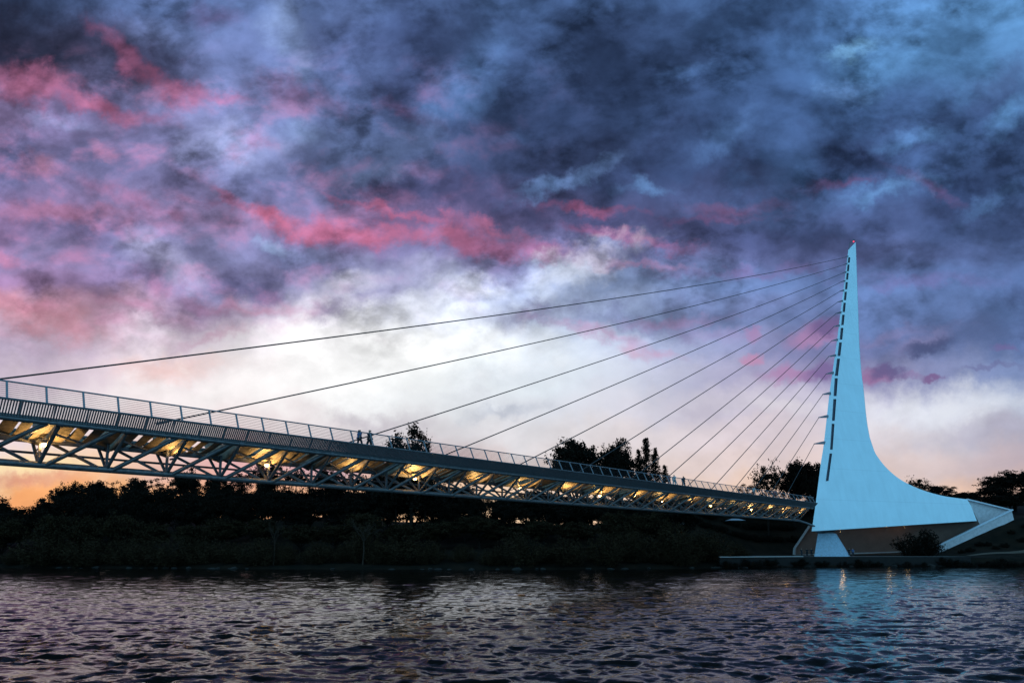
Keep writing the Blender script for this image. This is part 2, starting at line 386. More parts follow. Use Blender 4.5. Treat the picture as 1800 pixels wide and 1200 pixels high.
# ------------------------------------------------------------------ water
def build_water():
    ys = [6.0]
    while ys[-1] < 235:
        y = ys[-1]; ys.append(y + min(0.50, max(0.10, y * 0.0042)))
    ys = np.array(ys); nc = 980
    t = np.linspace(-1, 1, nc)
    Y, T = np.meshgrid(ys, t, indexing='ij')
    X = T * (Y * 1.05 + 12)
    # wind-driven chop, longer across the current
    cell = (Y * 1.05 + 12) * 2 / nc
    dyc = np.minimum(0.50, np.maximum(0.10, Y * 0.0042))
    cell = np.maximum(cell, dyc)
    Z = np.zeros_like(X)
    wx = X + 1.6 * (vnoise(X*0.21, Y*0.21, 5) - 0.5); wy = Y + 2.2 * (vnoise(X*0.19+9, Y*0.19, 6) - 0.5)
    for sx, sy, amp, sd in ((6.5,4.2,0.10,1),(2.0,1.2,0.10,2),(1.0,0.62,0.11,3),(0.80,0.5,0.085,7),(0.55,0.36,0.065,4),(0.34,0.24,0.035,5)):
        n = vnoise(wx / sx + sd*13.7, wy / sy + sd*7.1, sd)
        n = 0.55 * n + 0.45 * (1 - np.abs(2*n - 1))          # peaked crests
        fade = np.clip((sy / cell - 0.9) / 1.0, 0, 1)
        Z += amp * (n - 0.5) * fade
    Z *= 1 + 0.55 * (1 - sst(22, 75, Y))
    nr = len(ys)
    v = np.stack([X, Y, Z], -1).reshape(-1, 3)
    idx = np.arange(nr * nc).reshape(nr, nc)
    q = np.stack([idx[:-1,:-1], idx[:-1,1:], idx[1:,1:], idx[1:,:-1]], -1).reshape(-1, 4)
    me = bpy.data.meshes.new('water')
    me.vertices.add(len(v)); me.vertices.foreach_set('co', v.astype(np.float32).ravel())
    me.loops.add(q.size); me.loops.foreach_set('vertex_index', q.astype(np.int32).ravel())
    me.polygons.add(len(q)); me.polygons.foreach_set('loop_start', np.arange(0, q.size, 4, dtype=np.int32))
    me.polygons.foreach_set('loop_total', np.full(len(q), 4, dtype=np.int32))
    me.polygons.foreach_set('use_smooth', np.ones(len(q), dtype=bool))
    me.update(); me.validate()
    m = bpy.data.materials.new('river_water'); m.use_nodes = True
    nt = m.node_tree; b = nt.nodes['Principled BSDF']
    b.inputs['Base Color'].default_value = (0.006, 0.005, 0.004, 1)
    b.inputs['Roughness'].default_value = 0.07
    b.inputs['IOR'].default_value = 1.33
    b.inputs['Specular IOR Level'].default_value = 0.37
    tc = nt.nodes.new('ShaderNodeTexCoord')
    mp = nt.nodes.new('ShaderNodeMapping'); mp.inputs['Scale'].default_value = (0.55, 1.0, 1); mp.inputs['Rotation'].default_value = (0, 0, R(6))
    nt.links.new(tc.outputs['Object'], mp.inputs[0])
    prev = None
    for sc, dist, st in ((1.3, 0.09, 0.5), (4.5, 0.02, 0.35)):
        n = nt.nodes.new('ShaderNodeTexNoise'); n.inputs['Scale'].default_value = sc; n.inputs['Detail'].default_value = 5; n.inputs['Roughness'].default_value = 0.6
        nt.links.new(mp.outputs[0], n.inputs['Vector'])
        bp = nt.nodes.new('ShaderNodeBump'); bp.inputs['Strength'].default_value = st; bp.inputs['Distance'].default_value = dist
        nt.links.new(n.outputs[0], bp.inputs['Height'])
        if prev: nt.links.new(prev.outputs[0], bp.inputs['Normal'])
        prev = bp
    nt.links.new(prev.outputs[0], b.inputs['Normal'])
    me.materials.append(m)
    o = bpy.data.objects.new('water', me); link(o)
    tag(o, kind='structure')
build_water()

# ------------------------------------------------------------------ ground
def shore(x):
    # distance of the far waterline
    return np.interp(x, [-400, -130, -100, -60, -30, 0, 25, 45, 62, 100, 130, 400], [150, 142, 138, 132, 128, 127, 131, 137, 145, 146, 148, 170])
def gh(x, y):
    x = np.asarray(x, float); y = np.asarray(y, float)
    d = y - shore(x)
    n = (vnoise(x*0.09, y*0.09, 21) - 0.5) * 2.4 + (vnoise(x*0.35, y*0.35, 22) - 0.5) * 0.5
    wild = -1.6 + 2.3 * sst(-3, 3, d) + 2.0 * sst(2, 14, d) + 9.0 * sst(10, 52, d) * (0.8 + 0.2 * sst(-20, -60, x)) + 2.0 * sst(60, 150, d) + n * sst(0, 12, d)
    plaza = -1.6 + 3.6 * sst(-1.2, 1.6, d) + 13.0 * sst(22, 52, d) + n * 0.5 * sst(30, 60, d)
    w = sst(40, 50, x) * (1 - sst(112, 122, x))
    right = -1.6 + 3.4 * sst(-2, 2, d) + 1.0 * sst(2, 8, d) + 8.6 * sst(99, 126, x) * sst(5, 20, d) + 6 * sst(24, 60, d) + n * 0.35 * sst(2, 12, d)
    wr = sst(98, 108, x)
    h = wild * (1 - w) + plaza * w
    h = h * (1 - wr) + right * wr
    near = -1.6 + 4.0 * sst(9, -1, y)
    h = np.where(y < 60, near, h)
    far = sst(300, 1500, y) * 6
    return h + far
def build_ground():
    xs = np.concatenate([[-6000, -3000, -1500, -800, -500], np.arange(-330, 331, 2.2), [500, 800, 1500, 3000, 6000]])
    ys = np.concatenate([[-300, -100, -40, -20], np.arange(-10, 12, 2.0), [30, 60, 90, 110], np.arange(120, 260, 1.6), [280, 320, 400, 600, 1000, 2000, 4000, 8000]])
    Y, X = np.meshgrid(ys, xs, indexing='ij'); Z = gh(X, Y)
    nr, nc = X.shape; idx = np.arange(nr*nc).reshape(nr, nc)
    q = np.stack([idx[:-1,:-1], idx[:-1,1:], idx[1:,1:], idx[1:,:-1]], -1).reshape(-1, 4)
    me = bpy.data.meshes.new('ground'); me.from_pydata(np.stack([X,Y,Z],-1).reshape(-1,3).tolist(), [], q.tolist())
    me.polygons.foreach_set('use_smooth', [True]*len(me.polygons))
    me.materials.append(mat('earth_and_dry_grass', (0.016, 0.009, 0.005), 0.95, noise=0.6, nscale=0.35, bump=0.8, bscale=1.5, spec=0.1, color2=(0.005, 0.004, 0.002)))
    o = bpy.data.objects.new('ground', me); link(o); tag(o, kind='structure')
build_ground()
def gz(x, y): return float(gh(x, y))

# ------------------------------------------------------------------ the bridge
A, B0, VX = 30270.0, 15.44, 2028.0
PANEL = 4.0
def _node(n):
    zc = 2.899 * (n + B0); px = VX - A / (n + B0)
    x = (px - 900) / F * zc
    y = (zc - 5.3 * SP) / CP
    return Vector((x, y, 0))
O0 = _node(0.0); O30 = _node(30.0)
DIR = (O30 - O0) / 30.0                       # one truss panel
DIRN = DIR.normalized()
PERP = Vector((DIRN.y, -DIRN.x, 0))           # towards the camera side
print('panel length', DIR.length)
def bp(n, s, z):                              # z is height above the camera
    return O0 + DIR * n + PERP * s + Vector((0, 0, CAM_H + z))
NA, NB = -4.0, 33.6

bridge = empty('cable_stayed_bridge', (O0.x, O0.y, 0))
tag(bridge, 'white harp-like cable-stayed footbridge with leaning sail-shaped tower spanning the river', 'bridge')
bridge_inv = bridge.location.copy()
def bpart(mb, name, m, parent=None, smooth=False, origin=None):
    o = mb.build(name, m, None, origin=origin if origin is not None else bridge_inv, smooth=smooth)
    p = parent or bridge
    o.parent = p; o.location = (Vector(origin) if origin is not None else bridge_inv) - world_of(p)
    return o
def world_of(o):
    v = Vector(o.location)
    while o.parent is not None:
        o = o.parent; v += Vector(o.location)
    return v

def build_span():
    TS, TZ, TA = 2.35, 7.80, 0.107             # near top chord: offset, height, skew in panels
    FS = -3.1
    nn = list(range(-4, 34))
    bpart(MB().tube([bp(n, 0, 5.3) for n in np.arange(NA, 33.01, 0.5)], 0.225, 14), 'bottom_chord', M_steel, smooth=True)
    mb = MB().tube([bp(n, TS, TZ) for n in np.arange(NA, NB + .01, 0.5)], 0.17, 12)
    tc = bpart(mb, 'top_chord', M_steel, smooth=True)
    mb = MB().tube([bp(n, FS, TZ) for n in np.arange(NA, NB + .01, 0.5)], 0.17, 10)
    bpart(mb, 'top_chord', M_steel, smooth=True)
    bpart(MB().beam(bp(NA, -0.9, 6.98), bp(NB, -0.9, 6.98), 0.35, 0.30), 'spine_beam', M_steel_d)
    bpart(MB().tube([bp(NA, -2.0, 6.28), bp(NB, -2.0, 6.28)], 0.085, 8), 'service_pipe', M_steel_d, smooth=True)
    for n in nn:
        if n <= 33:
            b = bp(n, 0, 5.3)
            top = bp(n + TA, TS, TZ)
            d = (top - b).normalized()
            bpart(MB().tube([b + d*0.1, top - d*0.1], 0.125, 10), 'strut', M_steel, smooth=True)
            # collar where the strut meets the chord
            c = MB().tube([bp(n+TA-0.045, TS, TZ), bp(n+TA+0.045, TS, TZ)], 0.215, 12)
            bpart(c, 'chord_collar', M_steel_d, smooth=True)
            if n < 33:
                t2 = bp(n + 1 + TA - 0.16, TS, TZ - 0.02)
                b2 = bp(n + 0.09, 0.08, 5.3)
                bpart(MB().tube([b2, t2], 0.15, 10), 'diagonal_brace', M_steel, smooth=True)
            bpart(MB().beam(bp(n, -0.05, 5.35), bp(n, -0.05, 7.1), 0.16, 0.16, up=DIRN), 'vertical_post', M_steel_d)
            bpart(MB().tube([b, bp(n, FS, TZ)], 0.11, 8), 'rear_strut', M_steel, smooth=True)
            if n > -4:
                bpart(MB().beam(bp(n - .06, -0.1, 5.3), bp(n - 1.0, FS, TZ), 0.20, 0.20), 'rear_brace', M_steel)
    # transverse floor beams: haunched fins, deepest over the spine
    for n in nn:
        if n > 33: continue
        prof = [(2.2, 7.62), (1.2, 7.18), (0.2, 6.86), (-0.7, 6.72), (-1.2, 6.74), (-2.2, 7.02), (-3.0, 7.50), (-4.1, 8.30), (-4.3, 8.74), (-2.6, 8.78), (-1.2, 8.1), (1.0, 7.95), (2.2, 7.86)]
        mb = MB().prism([bp(n + TA - 0.03, s, z) for s, z in prof], DIRN * 0.18)
        bpart(mb, 'floor_beam', M_soffit)
        # pressed soffit shell between beams
        shell = MB()
        rr_ = random.Random(n * 7 + 3)
        for q in range(4):
          rings = []
          tilt = rr_.uniform(-.16, .16)
          for k in range(2):
            a = n + TA + 0.04 + (q + k * rr_.uniform(.62, .90)) * 0.235
            sag = 0.20 * math.sin(math.pi * (q + .5) / 4) + tilt * (k - .5) + rr_.uniform(-.05, .05)
            rings.append([bp(a, s, z + dzz * sag) for s, z, dzz in ((2.2, 7.66, .2), (1.3, 7.36, .8), (0.4, 7.10, 1), (-0.8, 6.92, 1), (-2.0, 7.16, .8), (-3.0, 7.62, .3),
                                                             (-3.0, 7.66, .3), (-2.0, 7.20, .8), (-0.8, 6.96, 1), (0.4, 7.14, 1), (1.3, 7.40, .8), (2.2, 7.70, .2))])
          shell.quad_strip(rings)
        if n < 33: bpart(shell, 'soffit_slats', M_soffit)
        if n < 33:
            mb = MB()
            mb.beam(bp(n + TA, 1.9, 7.12), bp(n + 1 + TA, -1.2, 6.70), 0.10, 0.12)
            bpart(mb, 'wind_brace', M_steel)
    # glass walkway
    g = bpy.data.materials.new('deck_glass'); g.use_nodes = True
    nt = g.node_tree; pb = nt.nodes['Principled BSDF']; outn = nt.nodes['Material Output']
    tr = nt.nodes.new('ShaderNodeBsdfTransparent'); tr.inputs[0].default_value = (0.93, 0.95, 0.95, 1)
    mx = nt.nodes.new('ShaderNodeMixShader'); mx.inputs[0].default_value = 0.12
    pb.inputs['Base Color'].default_value = (0.5, 0.6, 0.6, 1); pb.inputs['Roughness'].default_value = 0.1
    nt.links.new(tr.outputs[0], mx.inputs[1]); nt.links.new(pb.outputs[0], mx.inputs[2]); nt.links.new(mx.outputs[0], outn.inputs[0])
    bpart(MB().prism([bp(NA, 3.0, 8.86), bp(NB, 3.0, 8.86), bp(NB, -4.3, 8.86), bp(NA, -4.3, 8.86)], (0, 0, 0.05)), 'glass_deck', g)
    # sloping grille of close-set blades below the kerb
    mb = MB()
    step = 0.148 / DIR.length
    n = NA
    while n < NB:
        mb.prism([bp(n, 2.42, 7.93), bp(n, 2.54, 7.90), bp(n, 3.16, 8.80), bp(n, 3.04, 8.84)], DIRN * 0.062)
        n += step
    gr = bpart(mb, 'grille', M_grille)
    bpart(MB().beam(bp(NA, 3.09, 8.87), bp(NB, 3.09, 8.87), 0.16, 0.10), 'kerb', M_steel_d)
    bpart(MB().beam(bp(NA, 2.47, 7.99), bp(NB, 2.47, 7.99), 0.16, 0.16), 'grille_sill', M_grille)
    bpart(MB().beam(bp(NA, -4.35, 8.86), bp(NB, -4.35, 8.86), 0.14, 0.16), 'kerb', M_steel_d)
    # railings: posts lean in over the deck
    for s0, s1, lab in ((3.05, 2.50, 'near'), (-4.3, -3.75, 'far')):
        rail = bpart(MB().tube([bp(NA, s1, 10.03), bp(NB, s1, 10.03)], 0.055, 8), 'railing', M_rail, smooth=True)
        bars = MB()
        for k in range(1, 8):
            f = k / 8.0
            bars.tube([bp(NA, s0 + (s1-s0)*f, 8.92 + 1.08*f), bp(NB, s0 + (s1-s0)*f, 8.92 + 1.08*f)], 0.0135, 4)
        if lab == 'near': bpart(bars, 'rail_wires', M_cable, rail)
        n = 15.31 - B0 - 0.515 * 7
        while n < NB:
            p = MB().beam(bp(n, s0, 8.90), bp(n, s1, 10.03), 0.07, 0.115, up=DIRN)
            bpart(p, 'post', M_rail, rail, origin=bp(n, s0, 8.9))
            n += 0.515
    # end frame where the walkway meets the tower
    bpart(MB().prism([bp(NB, 2.4, 7.9), bp(NB, 3.25, 8.86), bp(NB, -4.3, 8.86), bp(NB, -3.2, 7.9)], DIRN * 0.25), 'end_plate', M_steel)
    bpart(MB().tube([bp(33, 0, 5.3), bp(34.2, 0.1, 4.8), bp(35.6, 0.2, 4.1)], 0.2, 10), 'end_strut', M_steel, smooth=True)
    # lamps slung under the deck
    for k in range(-1, 9):
        n = 15.73 + 3.88 * k - B0 - 0.25
        c = bp(n, 0.3, 6.62)
        lamp = bpart(MB().beam(bp(n, 0.3, 6.72), bp(n, 0.3, 6.92), 0.24, 0.24, up=DIRN), 'lamp', M_steel_d, origin=c)
        mb = MB(); mb.beam(bp(n, -2.0, 6.35), bp(n, 0.3, 6.80), 0.06, 0.06, up=DIRN); bpart(mb, 'bracket', M_steel_d, lamp, origin=c)
        mb = MB()
        rings = []
        for i in range(7):
            ph = math.pi * i / 6
            rings.append([c + Vector((math.cos(t) * math.sin(ph) * 0.20 + 1e-4*math.cos(t), math.sin(t) * math.sin(ph) * 0.20 + 1e-4*math.sin(t), -math.cos(ph) * 0.13)) for t in [2*math.pi*j/10 for j in range(10)]])
        mb.quad_strip(rings)
        bpart(mb, 'bulb', mat('lamp_glow', (1, .8, .5), 0.5, emit=(1.0, 0.60, 0.20), estr=9.0), lamp, smooth=True, origin=c)
        ld = bpy.data.lights.new('lamp_light', 'SPOT'); ld.spot_size = R(172); ld.spot_blend = 0.6; ld.energy = 480 * (0.75 + 0.5 * ((k * 37) % 11) / 10); ld.color = (1.0, 0.58, 0.19); ld.shadow_soft_size = 0.15
        lo = bpy.data.objects.new('lamp_light', ld); link(lo, lamp); lo.location = (0, 0, -0.30); lo.rotation_euler = (R(180), 0, 0)
    for k in range(-1, 9):
        n = 15.73 + 3.88 * k - B0 + 1.75
        c = bp(n, 0.7, 6.50)
        lamp = bpart(MB().beam(bp(n, 0.1, 6.40), bp(n, 0.85, 6.40), 0.12, 0.10, up=DIRN), 'uplight', M_steel_d, origin=c)
        ld = bpy.data.lights.new('lamp_light', 'SPOT'); ld.spot_size = R(172); ld.spot_blend = 0.6; ld.energy = 300 * (0.5 + ((k * 53) % 13) / 12); ld.color = (1.0, 0.58, 0.19); ld.shadow_soft_size = 0.1
        lo = bpy.data.objects.new('lamp_light', ld); link(lo, lamp); lo.location = (0, 0, 0.02); lo.rotation_euler = (R(180), 0, 0)
build_span()

# ---- tower
PLN_N = PERP.copy(); PLN_P = bp(0, 0, 0)
def on_bridge_plane(px, py): return on_plane(px, py, PLN_P, PLN_N)
LE = [(1491.3,439),(1489.4,453.5),(1479.7,530.8),(1471.3,598.5),(1463.3,654),(1458,690.7),(1447.6,785),(1443.5,809),(1432.6,893.7),(1426.7,933.2)]
TA_ = on_bridge_plane(*LE[-1]); TB_ = on_bridge_plane(*LE[0]); TC_ = at(1699.7, 877, 167)
FN = (TB_ - TA_).cross(TC_ - TA_).normalized()
if FN.y > 0: FN = -FN
print('tower base', TA_, 'top', TB_, 'tail', TC_)
def face(px, py): return on_plane(px, py, TA_, FN)
SLOTS = [(452.3,462),(465,477),(479.6,491.7),(495.8,508.6),(512.7,527.7),(532,548.4),(553,571.4),(576.2,596.8),(601.6,625.5),(630.3,660.5),(664.5,695.8),(700.9,739.3),(744.4,790),(796.6,845.8)]
def build_tower():
    RE = catmull([(1503.9,425.7),(1505,458),(1507.5,531),(1510,603),(1513.5,651.6),(1517.7,685),(1520.8,719.7),(1524.4,748.7),(1530.5,777.7),(1539,797)], 6)
    RC = catmull([(1539,797),(1550.5,813),(1562.5,826),(1578,839),(1597,850.3),(1625,862),(1660,871.5),(1699.7,877)], 5)
    ly = np.array([p[1] for p in LE]); lx = np.array([p[0] for p in LE])
    rex = np.array([p[0] for p in RE]); rey = np.array([p[1] for p in RE])
    def SLx(y): return np.interp(y, [452, 598, 660, 790, 846], [1491.0, 1475.4, 1467.3, 1458.8, 1451.2])
    def SRx(y): return np.interp(y, [452, 598, 660, 790, 846], [1494.6, 1480.4, 1473.0, 1463.6, 1456.4])
    rows = []      # (left point, slot left, slot right, right point, is_slot_below)
    def row(y, slot, rp=None):
        l = (float(np.interp(y, ly, lx)), y); r = rp or (float(np.interp(y, rey, rex)), y)
        def on(x):
            f = (x - l[0]) / (r[0] - l[0]); return (x, l[1] + (r[1]-l[1]) * f)
        rows.append((l, on(float(SLx(y))) if y < 850 else on(l[0] + 16), on(float(SRx(y))) if y < 850 else on(l[0] + 21), r, slot))
    row(439, False, (1503.9, 425.7)); row(445, False)
    for i, (a, b) in enumerate(SLOTS[:-1]):
        row(a, True); 
        if b - a > 20: row((a + b) / 2, True)
        row(b, False)
    m = len(RC)
    seq = []
    for k in range(m):
        f = k / (m - 1)
        seq.append((796.6 + (915 - 796.6) * f ** 0.8, RC[k]))
    # last slot falls inside these rows
    for k, (y, rp) in enumerate(seq):
        row(y, 796.0 <= y < 845.8 and k < m-1 and seq[k+1][0] <= 852, rp)
    row(924, False, (1706.6, 887.7)); row(933.2, False, (1717.2, 915))
    bm = bmesh.new()
    near, far = [], []
    E = Vector((0.52, 0.854, 0)).normalized()
    def pair(p):
        w = face(*p)
        d = max(0.0, (w - TA_).dot(Vector(((TC_-TA_).x, (TC_-TA_).y, 0)).normalized()))
        t = 0.9 + 0.02 * d + 3.5 * max(0, 1 - (w.z - 8) / 30) * min(1, d / 12) 
        top = 0.55 + 0.45 * min(1, (TB_.z + 3 - w.z) / 30)
        return bm.verts.new(w), bm.verts.new(w + E * t * top)
    G = []
    for l, a, b, r, s in rows:
        xs = [l, a, b] + [(b[0] + (r[0]-b[0]) * f, b[1] + (r[1]-b[1]) * f) for f in (0.33, 0.66)] + [r]
        G.append([pair(p) for p in xs])
    ncol = 6
    solid = [[not (rows[i][4] and j == 1) for j in range(ncol - 1)] for i in range(len(rows) - 1)]
    for i in range(len(rows) - 1):
        for j in range(ncol - 1):
            if not solid[i][j]: continue
            q = [G[i][j], G[i+1][j], G[i+1][j+1], G[i][j+1]]
            bm.faces.new([v[0] for v in q]); bm.faces.new([v[1] for v in reversed(q)])
            for (di, dj, e0, e1) in ((-1, 0, 3, 0), (1, 0, 1, 2), (0, -1, 0, 1), (0, 1, 2, 3)):
                ii, jj = i + di, j + dj
                if not (0 <= ii < len(rows) - 1 and 0 <= jj < ncol - 1 and solid[ii][jj]):
                    try: bm.faces.new([q[e0][0], q[e0][1], q[e1][1], q[e1][0]])
                    except ValueError: pass
    bmesh.ops.recalc_face_normals(bm, faces=bm.faces)
    me = bpy.data.meshes.new('tower'); bm.to_mesh(me); bm.free()
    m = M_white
    nt = m.node_tree; b = nt.nodes['Principled BSDF']
    # faint weld seams between the steel lifts
    src = b.inputs['Base Color'].links[0].from_socket
    tc = nt.nodes.new('ShaderNodeTexCoord')
    smp = nt.nodes.new('ShaderNodeMapping'); smp.inputs['Scale'].default_value = (0.9, 0.9, 0.06); nt.links.new(tc.outputs['Object'], smp.inputs[0])
    sn = nt.nodes.new('ShaderNodeTexNoise'); sn.inputs['Scale'].default_value = 1.0; sn.inputs['Detail'].default_value = 6; nt.links.new(smp.outputs[0], sn.inputs['Vector'])
    sr = nt.nodes.new('ShaderNodeMapRange'); sr.inputs[1].default_value = 0.35; sr.inputs[2].default_value = 0.7; sr.inputs[3].default_value = 1.0; sr.inputs[4].default_value = 0.94
    nt.links.new(sn.outputs[0], sr.inputs[0])
    sm = nt.nodes.new('ShaderNodeMix'); sm.data_type = 'RGBA'; sm.blend_type = 'MULTIPLY'; sm.inputs[0].default_value = 1
    sc_ = nt.nodes.new('ShaderNodeCombineXYZ')
    for i in range(3): nt.links.new(sr.outputs[0], sc_.inputs[i])
    nt.links.new(src, sm.inputs[6]); nt.links.new(sc_.outputs[0], sm.inputs[7]); src = sm.outputs[2]; sp = nt.nodes.new('ShaderNodeSeparateXYZ'); nt.links.new(tc.outputs['Object'], sp.inputs[0])
    fr = nt.nodes.new('ShaderNodeMath'); fr.operation = 'PINGPONG'; fr.inputs[1].default_value = 3.6; nt.links.new(sp.outputs[2], fr.inputs[0])
    mr = nt.nodes.new('ShaderNodeMapRange'); mr.inputs[1].default_value = 0.0; mr.inputs[2].default_value = 0.13; mr.inputs[3].default_value = 0.90; mr.inputs[4].default_value = 1.0
    nt.links.new(fr.outputs[0], mr.inputs[0])
    mm = nt.nodes.new('ShaderNodeMix'); mm.data_type = 'RGBA'; mm.blend_type = 'MULTIPLY'; mm.inputs[0].default_value = 1
    cb = nt.nodes.new('ShaderNodeCombineXYZ')
    for i in range(3): nt.links.new(mr.outputs[0], cb.inputs[i])
    nt.links.new(src, mm.inputs[6]); nt.links.new(cb.outputs[0], mm.inputs[7]); nt.links.new(mm.outputs[2], b.inputs['Base Color'])
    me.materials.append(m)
    tw = bpy.data.objects.new('tower', me); link(tw, bridge); tw.location = -bridge_inv
    tag(tw, 'pale blue-white leaning steel mast flaring into a long sail-like foot')
    # dark sheet deep inside each slot, its colour standing in for shade
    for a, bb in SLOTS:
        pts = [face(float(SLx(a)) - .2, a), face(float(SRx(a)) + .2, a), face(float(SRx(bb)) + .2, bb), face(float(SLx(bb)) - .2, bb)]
        o = bpart(MB().prism([p + E * 0.45 for p in pts], E * 0.08), 'slot_shade_sheet', M_slot, tw, origin=pts[0])
    # masthead loop and red beacon
    t0 = face(1492, 438) ; t1 = face(1503, 426)
    mb = MB(); mb.tube([t0, t0.lerp(t1, .4) + Vector((-.3, 0, 1.0)), t1 + Vector((-.2, 0, .9)), t1], 0.09, 6)
    bpart(mb, 'masthead_hoop', M_steel, tw, origin=t0)
    c = face(1500.5, 424.5)
    rings = [[c + Vector((math.cos(t)*math.sin(ph)*.2 + 1e-4*math.cos(t), math.sin(t)*math.sin(ph)*.2 + 1e-4*math.sin(t), -math.cos(ph)*.2)) for t in [2*math.pi*j/10 for j in range(10)]] for ph in [math.pi*i/6 for i in range(7)]]
    bpart(MB().quad_strip(rings), 'beacon', mat('red_beacon', (.5, .05, .05), .4, emit=(1.0, .06, .12), estr=1.5), tw, origin=c)
    # stay brackets and stays
    tips = [(1485.8,452.3),(1484,465.3),(1481.7,480),(1478.5,495.6),(1476,512.3),(1472.5,531),(1469.6,551),(1465.7,574),(1461.9,599),(1456.8,626.5),(1452.4,657),(1446.4,693),(1439.4,733.5),(1431.4,779.7)]
    nb = [13.6,17.2,21.05,24.0,26.9,29.7,32.8,34.8,36.8,38.8,40.7,42.6,44.6,46.6]
    for i, ((tx, ty), an) in enumerate(zip(tips, nb)):
        T = on_bridge_plane(tx, ty)
        e = on_bridge_plane(float(np.interp(ty, ly, lx)) + 1.0, ty - 2.0 - 0.12*i)
        ax = (e - T); hgt = 0.10 + 0.035 * i
        w = PERP * (0.15 + 0.01 * i)
        mb = MB()
        mb.quad_strip([[T - w*.5 + Vector((0,0,-.08)), T + w*.5 + Vector((0,0,-.08)), T + w*.5 + Vector((0,0,.10)), T - w*.5 + Vector((0,0,.10))],
                       [e - w - Vector((0,0,hgt)), e + w - Vector((0,0,hgt)), e + w + Vector((0,0,.15)), e - w + Vector((0,0,.15))]])
        bpart(mb, 'stay_bracket', M_rail if i > 6 else M_steel_d, tw, origin=T)
        D = bp(an - B0, 0, 8.95)
        Ld = (D - T).length
        pts = []
        for k in range(33):
            f = k / 32; p = T.lerp(D, f); p.z -= 4 * f * (1 - f) * Ld * Ld * 3.4e-5
            pts.append(p)
        ca = MB().tube(pts, 0.062, 6)
        cab = bpart(ca, 'stay_cable', M_cable, smooth=True)
        d = (pts[-1] - pts[-3]).normalized()
        bpart(MB().tube([D - d*0.9, D], 0.10, 8), 'stay_socket', M_steel_d, cab, smooth=True)
    # pedestal under the toe of the tower
    top = [(1437.7,937),(1467.5,936.8)]; bot = [(1431,979.5),(1490.5,978.5)]
    zc = 150.0
    P = [at(*bot[0], zc-1), at(*bot[1], zc-1), at(*top[1], zc), at(*top[0], zc)]
    mb = MB()
    bk = 3.2
    pf = P; pb_ = [p + E * b_ for p, b_ in zip(P, (5.5, 5.5, 2.6, 2.6))]
    mb.quad_strip([pf, pb_])
    bpart(mb, 'pier', mat('pier_concrete', (0.40, 0.52, 0.62), 0.85, noise=0.25, nscale=2.5, bump=0.5, bscale=10), tw, origin=P[0])
    c0 = at(1446, 936, 151.5); mb = MB().beam(c0, at(1461, 935, 151.5), 2.0, 1.2)
    bpart(mb, 'bearing', M_steel_d, tw, origin=c0)
    # keel plates under the toe
    mb = MB().prism([face(1427.5, 932.5), face(1470, 930), at(1467, 934.5, 151.5), at(1440, 937.0, 151)], E*0.6)
    bpart(mb, 'keel_plate', M_steel, tw, origin=face(1427.5, 932.5))
build_tower()

